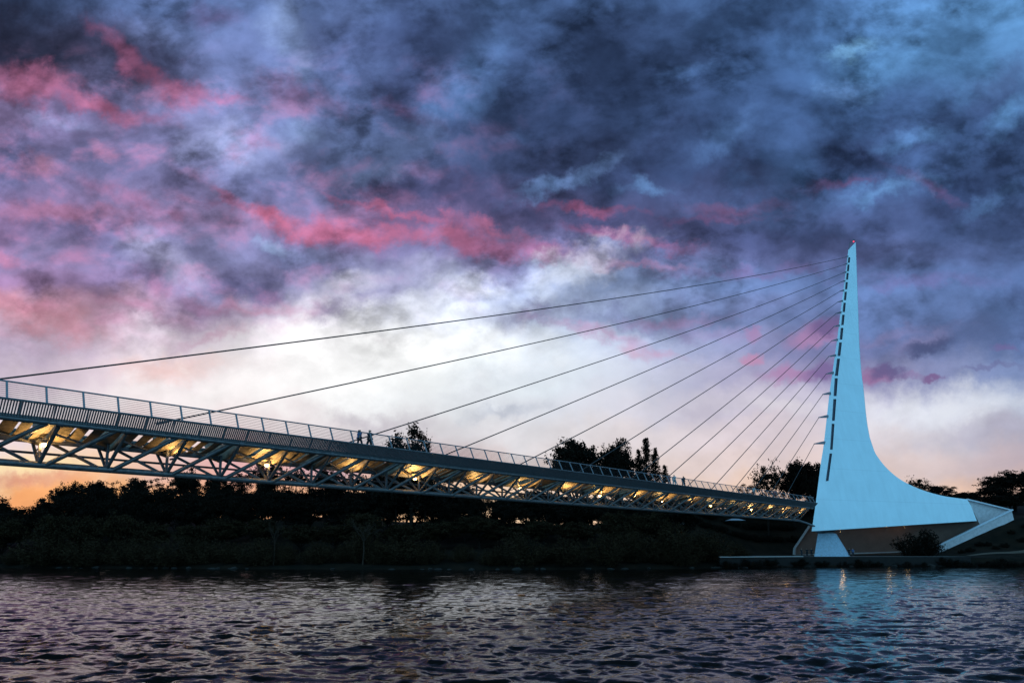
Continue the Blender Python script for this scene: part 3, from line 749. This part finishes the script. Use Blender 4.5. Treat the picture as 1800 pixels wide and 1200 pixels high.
# ------------------------------------------------------------------ walls and works round the tower foot
E_ = Vector((0.52, 0.854, 0)).normalized()
def px_poly(pts, zc): return [at(x, y, zc) for x, y in pts]
def build_works():
    w = empty('retaining_wall', at(1395.5, 977, 167))
    tag(w, 'brown rendered retaining wall with slanted pale end behind the tower foot', 'wall')
    loc = w.location
    def part(mb, name, m, par=w, **k):
        o = mb.build(name, m, None, origin=par.location, **k); o.parent = par; o.location = (0, 0, 0); return o
    part(MB().prism(px_poly([(1395.5,982),(1397,962),(1422,925),(1445,910),(1500,903),(1712,900),(1722,921),(1645,965),(1640,976)], 168), E_*1.2), 'wall_panel', M_wall)
    part(MB().beam(at(1395.5,978,167.6), at(1397.2,962,167.6), .5, .5), 'coping', M_coping)
    part(MB().beam(at(1397.2,962,167.6), at(1423,924,167.6), .4, .45), 'coping', M_coping)
    part(MB().beam(at(1396,975.5,167.3), at(1642,967.5,167.3), .5, .3), 'footing', M_coping)
    b = empty('anchor_block', at(1717, 917, 170))
    tag(b, 'pale grey concrete wedge block closing the tail of the bridge tower', 'anchor block')
    o = part(MB().prism(px_poly([(1699,877.5),(1776,896.5),(1722,922),(1712,900)], 168.6), E_*5), 'block', M_conc, b)
    part(MB().beam(at(1699.5,877,168.2), at(1777,896,168.2), .5, .3), 'coping', mat('pale_coping', (.62,.64,.68), .8, noise=.15, nscale=2), b)
    r = empty('ramp_wall', at(1650, 967, 165))
    tag(r, 'pale concrete parapet wall climbing from the bush to a blunt point on the right', 'wall')
    part(MB().prism(px_poly([(1778,896),(1782.5,913),(1752,928),(1715,944),(1650,972),(1641,968),(1643,962.5)], 165), E_*0.7), 'wall_panel', M_conc, r)
    part(MB().beam(at(1779,895.5,165.2), at(1642,962,165.2), .9, .28), 'coping', MATS['pale_coping'], r)
    # quay wall in front of the plaza
    q = empty('quay_wall', (41, float(shore(41)), 0))
    tag(q, 'low dark quay wall along the waterline with a pale stone cap', 'wall')
    xs = np.arange(41, 101, 4.0)
    front = [Vector((x, float(shore(x)) + .2, 0)) for x in xs]
    rings = [[p + Vector((0,0,-1.2)), p + Vector((0,.7,-1.2)), p + Vector((0,.7,2.06)), p + Vector((0,0,2.06))] for p in front]
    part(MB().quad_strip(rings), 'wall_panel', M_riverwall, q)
    rings = [[p + Vector((0,-.12,2.065)), p + Vector((0,.9,2.065)), p + Vector((0,.9,2.25)), p + Vector((0,-.12,2.25))] for p in front if p.x < 64]
    part(MB().quad_strip(rings), 'coping', M_coping, q)
    # paths
    xs = np.arange(101, 150, 1.5)
    rings = []
    for x in xs:
        y = float(shore(x)) + 6.0 + 0.05 * (x - 101)
        rings.append([Vector((x, y + k, gz(x, y + k) + .06)) for k in (0, .8, 1.6)])
    mb = MB(); mb.quad_strip(rings, closed=False, caps=False)
    tag(mb.build('path', mat('path_gravel', (.085,.055,.035), .95, noise=.3)), kind='structure')
    mb = MB()
    rings = []
    for x in np.arange(42, 100, 2.0):
        y = float(shore(x)); rings.append([Vector((x, y + k, gz(x, y + k) + .05)) for k in (1.6, 4, 8, 12, 16, 20)])
    mb.quad_strip(rings, closed=False, caps=False)
    tag(mb.build('pavement', mat('plaza_paving', (.06,.05,.045), .9, noise=.3, nscale=1.0)), kind='structure')
build_works()

for i, (px, py, zc, en) in enumerate(((1478, 934.5, 159, 80), (1560, 930, 163, 45), (1592, 928, 165, 30))):
    c = at(px, py, zc)
    o = MB().beam(c + Vector((-.25,0,.12)), c + Vector((.25,0,.12)), .3, .16).build('soffit_lamp', M_steel_d, None, origin=c)
    o.parent = bridge; o.location = c - bridge_inv
    ld = bpy.data.lights.new('lamp_light', 'POINT'); ld.energy = en; ld.color = (1, .58, .22); ld.shadow_soft_size = .2
    lo = bpy.data.objects.new('lamp_light', ld); link(lo, o); lo.location = (0, 0.3, -.15)

def shelter(px, py, zc, wpx, label):
    c = at(px, py, zc); g = gz(c.x, c.y); w = wpx * zc / F
    t = empty('park_shelter', (c.x, c.y, g)); tag(t, label, 'shelter')
    h = max(2.2, c.z - g)
    def part(mb, n, m):
        o = mb.build(n, m, None, origin=t.location); o.parent = t; o.location = (0,0,0)
    o = t.location
    part(MB().quad_strip([[o + Vector((-w/2, -2, h-.5)), o + Vector((w/2, -2, h-.5)), o + Vector((w/2, 2, h-.5)), o + Vector((-w/2, 2, h-.5))],
                          [o + Vector((-w*.2, -.2, h)), o + Vector((w*.2, -.2, h)), o + Vector((w*.2, .2, h)), o + Vector((-w*.2, .2, h))]]), 'roof', mat('blue_grey_roof', (.30,.34,.38), .5, noise=.2))
    for sx in (-1, 1):
        for sy in (-1, 1):
            part(MB().beam(o + Vector((sx*w*.4, sy*1.6, 0)), o + Vector((sx*w*.4, sy*1.6, h-.51)), .15, .15), 'post', M_steel_d)
shelter(1156, 913.5, 170, 34, 'small pale-roofed shelter low among trees under the bridge, farther from the tower')
shelter(1196, 917.5, 169, 26, 'small pale-roofed shelter beside the thin mast under the bridge')
shelter(1292, 911, 172, 28, 'pointed blue-grey shelter roof just below the truss nearest the tower')
c = at(1189, 921, 170); g = gz(c.x, c.y)
tag(MB().tube([(c.x, c.y, g), (c.x, c.y, at(1189, 904, 170).z)], .09, 6).build('mast', M_steel, None, origin=(c.x, c.y, g)), 'thin grey mast rising beside the pale-roofed shelter', 'mast')

# ------------------------------------------------------------------ trees
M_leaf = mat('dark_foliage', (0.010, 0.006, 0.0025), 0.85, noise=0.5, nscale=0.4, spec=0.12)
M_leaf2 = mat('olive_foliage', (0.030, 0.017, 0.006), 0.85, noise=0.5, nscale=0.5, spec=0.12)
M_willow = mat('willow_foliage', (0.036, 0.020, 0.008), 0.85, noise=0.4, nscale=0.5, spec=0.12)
M_bark = mat('bark', (0.018, 0.013, 0.010), 0.95, noise=0.4, nscale=3, spec=0.1)
M_dead = mat('bare_grey_wood', (0.045, 0.03, 0.022), 0.95, noise=0.3, nscale=3, spec=0.1)

def leaves_obj(name, C, size, m, parent, elong=1.0, seed=0):
    r = np.random.default_rng(seed)
    n = len(C)
    a = r.normal(size=(n, 3)); a /= np.linalg.norm(a, axis=1, keepdims=True)
    b = r.normal(size=(n, 3)); b -= (a*b).sum(1, keepdims=True)*a; b /= np.linalg.norm(b, axis=1, keepdims=True)
    s = size * r.uniform(.6, 1.3, (n, 1))
    a = a * s * elong; b = b * s / max(1, elong**.5)
    v = np.stack([C - a*.5, C + b*.42, C + a*.5, C - b*.42], 1).reshape(-1, 3)
    me = bpy.data.meshes.new(name)
    me.vertices.add(len(v)); me.vertices.foreach_set('co', v.astype(np.float32).ravel())
    me.loops.add(4*n); me.loops.foreach_set('vertex_index', np.arange(4*n, dtype=np.int32))
    me.polygons.add(n); me.polygons.foreach_set('loop_start', np.arange(0, 4*n, 4, dtype=np.int32)); me.polygons.foreach_set('loop_total', np.full(n, 4, dtype=np.int32))
    me.update(); me.materials.append(m)
    o = bpy.data.objects.new(name, me); link(o, parent); return o

def limb(mb, p, q, r0, r1, r, bend=.12, seg=5):
    p = Vector(p); q = Vector(q); pts = []
    L = (q-p).length
    off = Vector((r.normal(), r.normal(), r.normal()*.5)) * bend * L
    for k in range(5):
        f = k/4; pts.append(p.lerp(q, f) + off * math.sin(math.pi*f) * .5)
    mb.tube(pts, r0, seg, r1)

def broad_tree(seed, H=14.0, W=11.0, dens=1.25, m=None, clusters=135):
    r = np.random.default_rng(seed)
    root = empty('broadleaf_tree')
    mb = MB(); th = H*.26
    mb.tube([(0,0,-1.2), (r.normal()*.15, r.normal()*.15, th*.5), (0,0,th)], .36, 8, .27)
    mains = []
    for i in range(8):
        az = 2*math.pi*i/8 + r.normal()*.3; el = r.uniform(.35, 1.25)
        tip = Vector((math.cos(az)*math.cos(el)*W*.42, math.sin(az)*math.cos(el)*W*.42, th + math.sin(el)*H*.58))
        limb(mb, (0,0,th*r.uniform(.8,1)), tip, .17, .05, r); mains.append(tip)
    lobes = []
    for i in range(9):
        az = r.uniform(0, 2*math.pi); el = r.uniform(-.1, 1.4)
        lobes.append((np.array([math.cos(az)*math.cos(el)*W*.30, math.sin(az)*math.cos(el)*W*.30, H*.55 + math.sin(el)*H*.26]), r.uniform(.17,.27)*W))
    lobes.append((np.array([0,0,H*.5]), W*.28))
    C = []
    for k in range(clusters):
        lc, lr = lobes[int(r.integers(len(lobes)))]
        d = r.normal(size=3); d /= np.linalg.norm(d)
        if d[2] < -.3: d[2] *= .4
        c = lc + d * lr * r.uniform(.55, 1.15)
        if k % 3 == 0: limb(mb, mains[int(r.integers(8))]*.8, c, .05, .02, r, seg=4)
        rad = r.uniform(.45, 1.0)
        nl = int(105 * dens * rad)
        p = r.normal(size=(nl, 3)) * np.array([rad, rad, rad*.62]) * .62
        C.append(c + p)
    for k in range(26):                      # stray sprays breaking the outline
        lc, lr = lobes[int(r.integers(len(lobes)))]
        d = r.normal(size=3); d /= np.linalg.norm(d); d[2] = abs(d[2])
        c = lc + d*lr*r.uniform(1.15, 1.4)
        C.append(c + r.normal(size=(int(16*dens), 3))*.3)
    mb.build('trunk', M_bark, root)
    leaves_obj('crown', np.concatenate(C), .36, m or M_leaf, root, 1.2, seed)
    return root, H

def conifer_tree(seed, H=16.0, W=6.5):
    r = np.random.default_rng(seed); root = empty('conifer_tree'); mb = MB()
    mb.tube([(0,0,-1), (0,0,H*.5), (0,0,H*.98)], .24, 7, .03)
    C = []
    z = H*.16
    while z < H*.99:
        f = (z/H); wr = W*.5*(1-f)**.75*(1 if f > .2 else .8)
        for i in range(4):
            az = r.uniform(0, 2*math.pi); L = wr*r.uniform(.5, 1.15) + .12
            tip = Vector((math.cos(az)*L, math.sin(az)*L, z + L*r.uniform(.15,.6)))
            mb.tube([(0,0,z), tip], .035, 4, .012)
            nl = int(30 + 40*(1-f))
            t = r.uniform(.2, 1.08, (nl,1))
            C.append(np.array([0,0,z])*(1-t) + np.array(tip)*t + r.normal(size=(nl,3))*.26*(.6+.7*(1-f)))
        z += H*.021*r.uniform(.7,1.5)
    mb.build('trunk', M_bark, root)
    leaves_obj('crown', np.concatenate(C), .24, M_leaf, root, 1.3, seed)
    return root, H

def airy_tree(seed, H=12.0, W=6.0):
    r = np.random.default_rng(seed); root = empty('sapling_tree'); mb = MB()
    mb.tube([(0,0,-1), (.1,0,H*.5), (0,0,H*.92)], .16, 6, .03)
    C = []
    for i in range(26):
        z = H*r.uniform(.3, .93); f = z/H; L = W*.5*(1.15-f)*r.uniform(.5,1.15); az = r.uniform(0, 2*math.pi)
        tip = Vector((math.cos(az)*L, math.sin(az)*L, z + L*.7))
        limb(mb, (0,0,z), tip, .04, .015, r, seg=4)
        for q in range(4):
            c = np.array(Vector((0,0,z)).lerp(tip, r.uniform(.5,1.05)))
            C.append(c + r.normal(size=(34,3))*np.array([.28,.28,.42]))
    C.append(np.array([0,0,H*.95]) + r.normal(size=(50,3))*np.array([.25,.25,.5]))
    mb.build('trunk', M_bark, root); leaves_obj('crown', np.concatenate(C), .26, M_leaf, root, 1.3, seed)
    return root, H

def shrub(seed, H=5.0, W=7.0, m=None, name='willow_shrub', fine=.20):
    r = np.random.default_rng(seed); root = empty(name); mb = MB(); C = []
    for i in range(44):
        az = r.uniform(0, 2*math.pi); rr = W*.5*math.sqrt(r.uniform(0,1)); h = H*math.sqrt(max(.12, 1-(rr/(W*.5))**2*.85))*r.uniform(.7,1.06)
        b = Vector((math.cos(az)*rr*.3, math.sin(az)*rr*.3, -.3)); t = Vector((math.cos(az)*rr, math.sin(az)*rr, h))
        limb(mb, b, t, .035, .01, r, bend=.08, seg=4)
        f = r.uniform(.2, 1.05, (120,1))
        C.append(np.array(b)*(1-f) + np.array(t)*f + r.normal(size=(120,3))*.30)
    mb.build('stems', M_bark, root); leaves_obj('foliage', np.concatenate(C), fine, m or M_willow, root, 1.8, seed)
    return root, H

def bare_tree(seed, H=7.0):
    r = np.random.default_rng(seed); root = empty('bare_tree'); tr = MB(); br = MB()
    tr.tube([(0,0,-.5), (.2,0,H*.25), (.1,.1,H*.42)], .16, 6, .10)
    def grow(p, d, L, rad, k, mb):
        q = p + d*L; limb(mb, p, q, rad, rad*.55, r, bend=.1, seg=4)
        if k == 0: return
        for i in range(3):
            nd = (d + Vector((r.normal(), r.normal(), r.normal()*.6 + .12))*.62).normalized()
            grow(p.lerp(q, r.uniform(.55,1)), nd, L*.66, rad*.55, k-1, mb)
    for i in range(4):
        az = i*1.57 + r.normal()*.3
        grow(Vector((.1,.1,H*.4)), Vector((math.cos(az)*.7, math.sin(az)*.7, .75)).normalized(), H*.24, .06, 4, br)
    tr.build('trunk', M_dead, root); br.build('branches', M_dead, root)
    return root, H

used = set()
def place(proto, x, y, top=None, h=None, wscale=1.0, rz=None, label=None, group=None, cat='tree', sink=.2):
    root, H = proto
    if root.name in used:
        r = root.copy(); scene.collection.objects.link(r)
        for ch in root.children:
            c = ch.copy(); scene.collection.objects.link(c); c.parent = r
    else:
        used.add(root.name); r = root
    g = gz(x, y)
    hh = (top - g) if top is not None else h
    hh = max(hh, 1.0); sc = hh / H
    r.location = (x, y, g - sink)
    r.scale = (sc*wscale, sc*wscale, sc)
    r.rotation_euler = (0, 0, random.uniform(0, 6.28) if rz is None else rz)
    for k in ('label', 'group', 'category'):
        if k in r.keys(): del r[k]
    tag(r, label, cat, group)
    return r
def place_px(proto, px, py, zc, wpx=None, **k):
    t = at(px, py, zc)
    g = gz(t.x, t.y); hh = t.z - g
    ws = 1.0
    if wpx is not None:
        W = proto[2] if len(proto) > 2 else 10
        ws = (wpx * zc / F) / (W * hh / proto[1])
    return place(proto[:2], t.x, t.y, top=t.z, wscale=ws, **k)

OAK = [broad_tree(s)+(10.5,) for s in (1, 2, 3, 4, 5)]
LOOSE = [broad_tree(s, dens=.62, clusters=62)+(10.5,) for s in (6, 7)]
MID = [broad_tree(s, H=10, W=10, m=M_leaf2)+(10.0,) for s in (8, 9)]
CON = [conifer_tree(s)+(4.0,) for s in (11, 12)]
AIR = airy_tree(13)+(6.0,)
SHR = [shrub(s)+(7.0,) for s in (14, 15, 16)]
BSH = shrub(17, H=4, W=7.5, m=M_leaf, name='round_shrub', fine=.24)+(7.5,)
BARE = bare_tree(18)+(6.0,)

G_SKY = 'trees on the far bank skyline'
sky = [ # px, py of the top, depth, width px, kind, label
 (-30,852,158,70,'o','dark broad tree cut off by the left edge of the skyline'),
 (14,884,160,46,'o','lowest round tree at the far left, against the orange glow'),
 (52,889,166,44,'l','thin loose-crowned tree in the dip of the left skyline'),
 (84,876,162,44,'o','small tree rising just right of the orange dip'),
 (120,848,166,60,'o','broad tree that climbs steepest out of the orange dip'),
 (166,840,170,64,'o','high rounded tree topping the left wood below the truss'),
 (207,845,168,40,'l','narrow loose tree between two rounded crowns on the left skyline'),
 (243,839,172,56,'o','rounded tree touching the lower chord left of the first glinting gap'),
 (288,838,170,60,'l','feathery tree showing through the truss left of the second lamp'),
 (327,824,174,56,'o','tree whose tip pokes up into the truss opening'),
 (378,834,170,60,'o','dense tree just behind the lower chord, right of the poking tip'),
 (425,824,176,60,'l','loose tree seen through the truss left of the second lamp post'),
 (470,815,172,64,'o','dark tree behind the second glowing lamp of the truss'),
 (522,818,178,66,'l','ragged tree right of the second glowing lamp'),
 (575,822,172,64,'o','full tree in the truss below the two walkers, left one'),
 (622,826,176,66,'l','loose tree in the truss directly below the two walkers'),
 (672,822,172,62,'o','dark tree in the truss below the feathery sapling'),
 (724,826,178,64,'l','loose tree behind the third glowing lamp'),
 (778,832,174,60,'l','loose tree just right of the third glowing lamp'),
 (815,850,176,46,'o','darker tree left of the bright gap under the lower chord'),
 (938,858,172,64,'o','dark tree right of the bright gap under the lower chord'),
 (1012,768,186,112,'o','largest round oak standing above the deck in mid span'),
 (980,792,182,70,'l','lower left shoulder oak beside the largest round oak'),
 (1086,772,184,76,'o','second round oak above the deck, right of the largest'),
 (1060,800,180,60,'l','low loose oak between the two round oaks above the deck'),
 (1345,808,180,64,'l','loose leaning tree above the deck end, left of the tower clump'),
 (1390,804,184,66,'o','tall dense tree left of the tower, middle of its clump'),
 (1428,812,180,58,'o','dense tree touching the left edge of the tower'),
 (1308,850,186,44,'l','low thin tree above the railing left of the tower clump'),
 (1612,836,196,50,'l','spiky loose tree behind the curve of the tower foot'),
 (1650,850,192,50,'o','round tree right of the spiky one behind the tower foot'),
 (1688,862,190,50,'o','lowest small tree behind the tail of the tower'),
 (1742,852,186,64,'o','dark tree rising behind the pale anchor block'),
 (1778,826,188,84,'o','highest dark tree at the right, above the ramp point'),
 (1830,815,184,90,'o','big dark tree cut off by the right edge'),
]
ki = 0
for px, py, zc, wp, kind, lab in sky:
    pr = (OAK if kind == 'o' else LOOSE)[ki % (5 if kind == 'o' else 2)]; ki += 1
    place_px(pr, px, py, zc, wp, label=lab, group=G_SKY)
place_px(AIR, 726, 746, 150, 118, label='feathery sapling standing above the deck right of the two walkers', group=G_SKY)
place_px(AIR, 700, 760, 152, 96, label='shorter feathery sapling left of the taller one above the deck', group=G_SKY)
place_px(AIR, 750, 772, 152, 58, label='smallest feathery sapling right of the taller one above the deck', group=G_SKY)
for px, py, w, lab in ((1122,786,24,'slim conifer on the left of the conifer clump above the deck'),(1135,766,32,'tallest slim conifer above the deck'),
                   (1151,787,30,'second tallest conifer, just right of the tallest above the deck'),(1168,814,22,'short conifer standing apart on the right of its clump')):
    place_px(CON[0 if py % 2 else 1], px, py, 182, w, label=lab, group='conifers above the deck')
# the body of the wood below the skyline: nothing tells these apart
LM = 'black broadleaf tree in the dense dark wood on the far bank under the bridge'
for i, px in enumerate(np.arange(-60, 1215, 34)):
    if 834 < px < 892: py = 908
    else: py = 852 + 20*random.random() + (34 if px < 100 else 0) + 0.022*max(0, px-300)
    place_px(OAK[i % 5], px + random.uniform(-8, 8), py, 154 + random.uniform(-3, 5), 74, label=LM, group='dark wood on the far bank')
for i, px in enumerate(np.arange(950, 1460, 38)):
    place_px(OAK[(i+2) % 5], px + random.uniform(-6, 6), 872 + 0.05*(px-950) - random.uniform(0,8), 192, 66, label='dark tree in the row closing the view behind the truss', group='tree row behind the truss')
for i, px in enumerate(np.arange(1640, 1840, 34)):
    place_px(OAK[(i+1) % 5], px, 884 - 0.15*(px-1640) + random.uniform(-4,4), 182, 60, label='dark tree massed behind the ramp wall on the right', group='trees behind the ramp wall')
place_px(LOOSE[0], 850, 872, 168, 62, label='thin tree with bright sky glinting through it, left of the gap', group=G_SKY)
place_px(LOOSE[1], 888, 868, 170, 62, label='thin tree with bright sky glinting through it, right of the gap', group=G_SKY)
for i, px in enumerate(np.arange(-40, 1150, 62)):
    place_px(MID[i % 2], px + random.uniform(-14, 14), 908 + random.uniform(-8, 16), 141 + random.uniform(0, 3), 78, label='lower olive-dark tree at the foot of the far wood', group='lower trees at the foot of the wood')
for i, px in enumerate(np.arange(395, 1240, 36)):
    if 835 < px < 890: continue
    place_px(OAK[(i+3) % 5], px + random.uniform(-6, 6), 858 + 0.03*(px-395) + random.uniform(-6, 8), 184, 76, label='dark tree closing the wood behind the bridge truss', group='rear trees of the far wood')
# waterside shrubs
xs = list(np.arange(-100, 46, 5.6))
for i, x in enumerate(xs):
    x = x + random.uniform(-1.5, 1.5); y = float(shore(x)) + random.uniform(2.2, 6.5)
    h = random.choice([3.2, 4.2, 5.2, 6.0])
    place(SHR[i % 3][:2], x, y, h=h, wscale=random.uniform(1.0, 1.5), label='grey-green willow shrub at the waterline of the far bank', group='willow shrubs along the waterline', cat='shrub')
for px, py, zc, w, lab in ((1180,920,140,110,'widest willow thicket at the end of the quay wall'),(1225,938,141,70,'willow shrub leaning over the left end of the quay wall'),
                       (1090,925,138,90,'tall willow shrub left of the widest thicket'),(640,925,134,80,'light-topped willow shrub by the bare branches')):
    place_px(SHR[0], px, py, zc, w, label=lab, group='willow shrubs along the waterline', cat='shrub')
place_px(BSH, 1610, 931, 158, 82, label='round dark bush on the plaza before the brown wall', cat='shrub')
for i in range(26):
    px = 1236 + (i % 9) * 19 + random.uniform(-6, 6); zc = 176 + (i // 9) * 5
    c = at(px, 950, zc)
    place(BSH[:2], c.x, c.y, h=random.uniform(1.2, 2.0), wscale=1.3, label='low dark bush on the grassy slope left of the brown wall', group='low bushes on the slope', cat='shrub')
for i in range(9):
    px = 1690 + i*15; zc = 158 + random.uniform(-2, 3); c = at(px, 950, zc)
    place(BSH[:2], c.x, c.y, h=random.uniform(.8, 1.6), label='low dark bush on the slope below the ramp wall', group='low bushes below the ramp wall', cat='shrub')
for px, py, zc, w, lab in ((640,890,131,56,'bare grey-branched tree in mid bank, widest of the bare trees'),(485,895,133,30,'bare upright tree under the second lamp'),(300,935,133,60,'pale leafless bush on the left bank')):
    place_px(BARE, px, py, zc, w, label=lab, group='bare trees on the bank')

# ------------------------------------------------------------------ people
def skinned(name, verts, edges, radii, m, parent, sub=1):
    me = bpy.data.meshes.new(name); me.from_pydata(verts, edges, []); me.materials.append(m)
    o = bpy.data.objects.new(name, me); link(o, parent)
    o.modifiers.new('skin', 'SKIN'); sv = me.skin_vertices[0].data
    for i, r in enumerate(radii): sv[i].radius = (r, r) if not isinstance(r, tuple) else r
    sv[0].use_root = True
    o.modifiers.new('sub', 'SUBSURF').levels = sub; o.modifiers['sub'].render_levels = sub
    return o
def person(loc, heading, h, top, legs, hair, label, group, stride=.22, long_hair=False):
    root = empty('person', loc); root.rotation_euler = (0, 0, heading)
    root.scale = (h/1.75*1.22, h/1.75*1.22, h/1.75)
    tag(root, label, 'person', group)
    mt = lambda n, c: mat(n, c, .85)
    s = stride
    J = {'pel':(0,0,.95),'waist':(0,0,1.08),'chest':(0,.02,1.32),'neck':(0,.02,1.48),'jaw':(0,.05,1.56),'head':(0,.03,1.66),'crown':(0,.02,1.73),
         'shl':(-.18,.01,1.42),'ell':(-.23,-.05+s*.3,1.14),'wrl':(-.22,.04+s*.6,.92),'hal':(-.22,.06+s*.7,.84),
         'shr':(.18,.01,1.42),'elr':(.23,-.05-s*.3,1.14),'wrr':(.22,.0-s*.5,.90),'har':(.22,.0-s*.55,.82),
         'hil':(-.09,0,.90),'knl':(-.10,.08-s*.5,.50),'anl':(-.10,-s,.09),'tol':(-.10,.14-s,.03),
         'hir':(.09,0,.90),'knr':(.10,.06+s*.45,.50),'anr':(.10,s,.08),'tor':(.10,s+.16,.04)}
    def sk(name, chain, rad, m):
        names = []
        for c in chain:
            for a in c:
                if a not in names: names.append(a)
        e = [(names.index(c[i]), names.index(c[i+1])) for c in chain for i in range(len(c)-1)]
        return skinned(name, [J[a] for a in names], e, [rad[a] for a in names], m, root)
    sk('body', [('pel','waist','chest','neck','jaw','head','crown'),('chest','shl','ell','wrl','hal'),('chest','shr','elr','wrr','har'),('pel','hil','knl','anl','tol'),('pel','hir','knr','anr','tor')],
       {'pel':.13,'waist':.12,'chest':.14,'neck':.055,'jaw':.07,'head':.10,'crown':.075,'shl':.06,'ell':.045,'wrl':.032,'hal':.035,'shr':.06,'elr':.045,'wrr':.032,'har':.035,
        'hil':.09,'knl':.06,'anl':.045,'tol':.035,'hir':.09,'knr':.06,'anr':.045,'tor':.035}, mt('skin', (.35,.2,.14)))
    sk('shirt', [('waist','chest'),('chest','shl','ell'),('chest','shr','elr'),('waist','pel')], {'waist':.18,'chest':.20,'shl':.115,'ell':.08,'shr':.115,'elr':.08,'pel':.19,}, top)
    sk('trousers', [('pel','hil','knl','anl'),('pel','hir','knr','anr')], {'pel':.15,'hil':.115,'knl':.085,'anl':.065,'hir':.115,'knr':.085,'anr':.065}, legs)
    J['hb'] = (0,-.02,1.69); J['hc'] = (0,-.06,1.60); J['hd'] = (0,-.09,1.42)
    sk('hair', [('hb','hc')] + ([('hc','hd')] if long_hair else []), {'hb':.105,'hc':.09,'hd':.06}, hair)
    return root
C_blue = mat('blue_cotton', (.06,.10,.20), .9); C_black = mat('black_cotton', (.015,.015,.018), .9); C_dark = mat('dark_denim', (.02,.022,.03), .9)
C_white = mat('white_cotton', (.55,.52,.50), .9); C_red = mat('rose_cotton', (.30,.09,.09), .9); C_hair = mat('dark_hair', (.015,.01,.008), .8)
HB = math.atan2(DIRN.y, DIRN.x) - math.pi/2
def on_deck(px, s, **k):
    n = A / (VX - px) - B0
    for _ in range(12):
        n += (px - proj(bp(n, s, 9.6))[0]) / max(8.0, (VX - px)**2 / A)
    return bp(n, s, 8.915)
GD = 'people walking on the bridge deck'
person(on_deck(631.5, 0.9), HB, 1.66, C_blue, C_dark, C_hair, 'long-haired person in blue top walking beside the person in black', GD, .24, True)
person(on_deck(650, 0.6), HB + math.pi, 1.84, C_black, C_black, C_hair, 'taller person dressed all in black walking by the left cable foot', GD, .2)
for px, t, b, h, lab in ((1176,C_red,C_dark,1.68,'person in rose top among those left of the slim conifer clump end'),(1185,C_white,C_white,1.75,'person in pale clothes standing next to the rose top'),
                  (1201.5,C_black,C_black,1.78,'lone dark figure on the deck right of the pale one'),(1325,C_white,C_dark,1.7,'person in white top on the deck below the leaning tree'),
                  (1362,C_red,C_dark,1.7,'person in rose top on the deck near the tower'),(1424,C_black,C_dark,1.85,'person at the deck end right against the tower')):
    person(on_deck(px, 1.2), HB, h, t, b, C_hair, lab, GD, .18)
GP = 'people standing on the plaza'
for px, zc, t, lab in ((1493,152,C_black,'dark figure right of the pale pier, left of a pair'),(1499.5,152,C_blue,'figure in blue right of the pale pier, right of a pair'),
                   (1409,150,C_black,'dark figure by the quay left of the pale pier, farthest left'),(1419,151,C_black,'middle dark figure left of the pale pier'),(1427,151,C_dark,'dark figure standing against the pale pier')):
    c = at(px, 975, zc)
    person(Vector((c.x, c.y, gz(c.x, c.y) + .05)), random.uniform(0, 6), 1.75, t, C_dark, C_hair, lab, GP, .05)

# ------------------------------------------------------------------ boulders along the waterline
def boulder(seed):
    r = np.random.default_rng(seed); bm = bmesh.new(); bmesh.ops.create_icosphere(bm, subdivisions=2, radius=1)
    for v in bm.verts:
        n = v.co.normalized(); k = 1 + .28*math.sin(3*n.x+seed)*math.cos(2.3*n.y-seed) + r.normal()*.06
        v.co = Vector((n.x*k*1.2, n.y*k*.9, n.z*k*.6))
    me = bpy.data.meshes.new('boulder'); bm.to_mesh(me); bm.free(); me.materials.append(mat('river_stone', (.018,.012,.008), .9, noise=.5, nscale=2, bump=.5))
    o = bpy.data.objects.new('boulder', me); link(o); return o
RK = [boulder(i) for i in range(3)]
def set_rock(i, x, y, z, sc, label, group):
    o = RK[i] if i < 3 else RK[i % 3].copy()
    if i >= 3: link(o)
    o.location = (x, y, z); o.scale = (sc*random.uniform(.8,1.5), sc, sc*random.uniform(.6,1)); o.rotation_euler = (0,0,random.uniform(0,6.3))
    tag(o, label, 'boulder', group)
for i in range(64):
    if i < 24:
        x = random.uniform(44, 128); y = float(shore(x)) - random.uniform(-.1, .9)
        set_rock(i, x, y, random.uniform(-.05,.15), random.uniform(.3,.8), 'dark boulder at the water below the quay wall', 'boulders below the quay wall')
    else:
        x = random.uniform(-112, 42); y = float(shore(x)) - random.uniform(-.8, 1.0)
        set_rock(i, x, y, random.uniform(-.05,.15), random.uniform(.25,.7), 'dark boulder at the waterline under the willows', 'boulders under the willows')

for i in range(20):
    x = 43 + i*4.3 + random.uniform(-1, 1); y = float(shore(x)) - random.uniform(.1, .7)
    place(BSH[:2], x, y + .4, h=random.uniform(.9, 1.9), wscale=random.uniform(1.2, 2.2), label='low dark weedy clump against the foot of the quay wall', group='weed clumps along the quay wall', cat='shrub', sink=0)
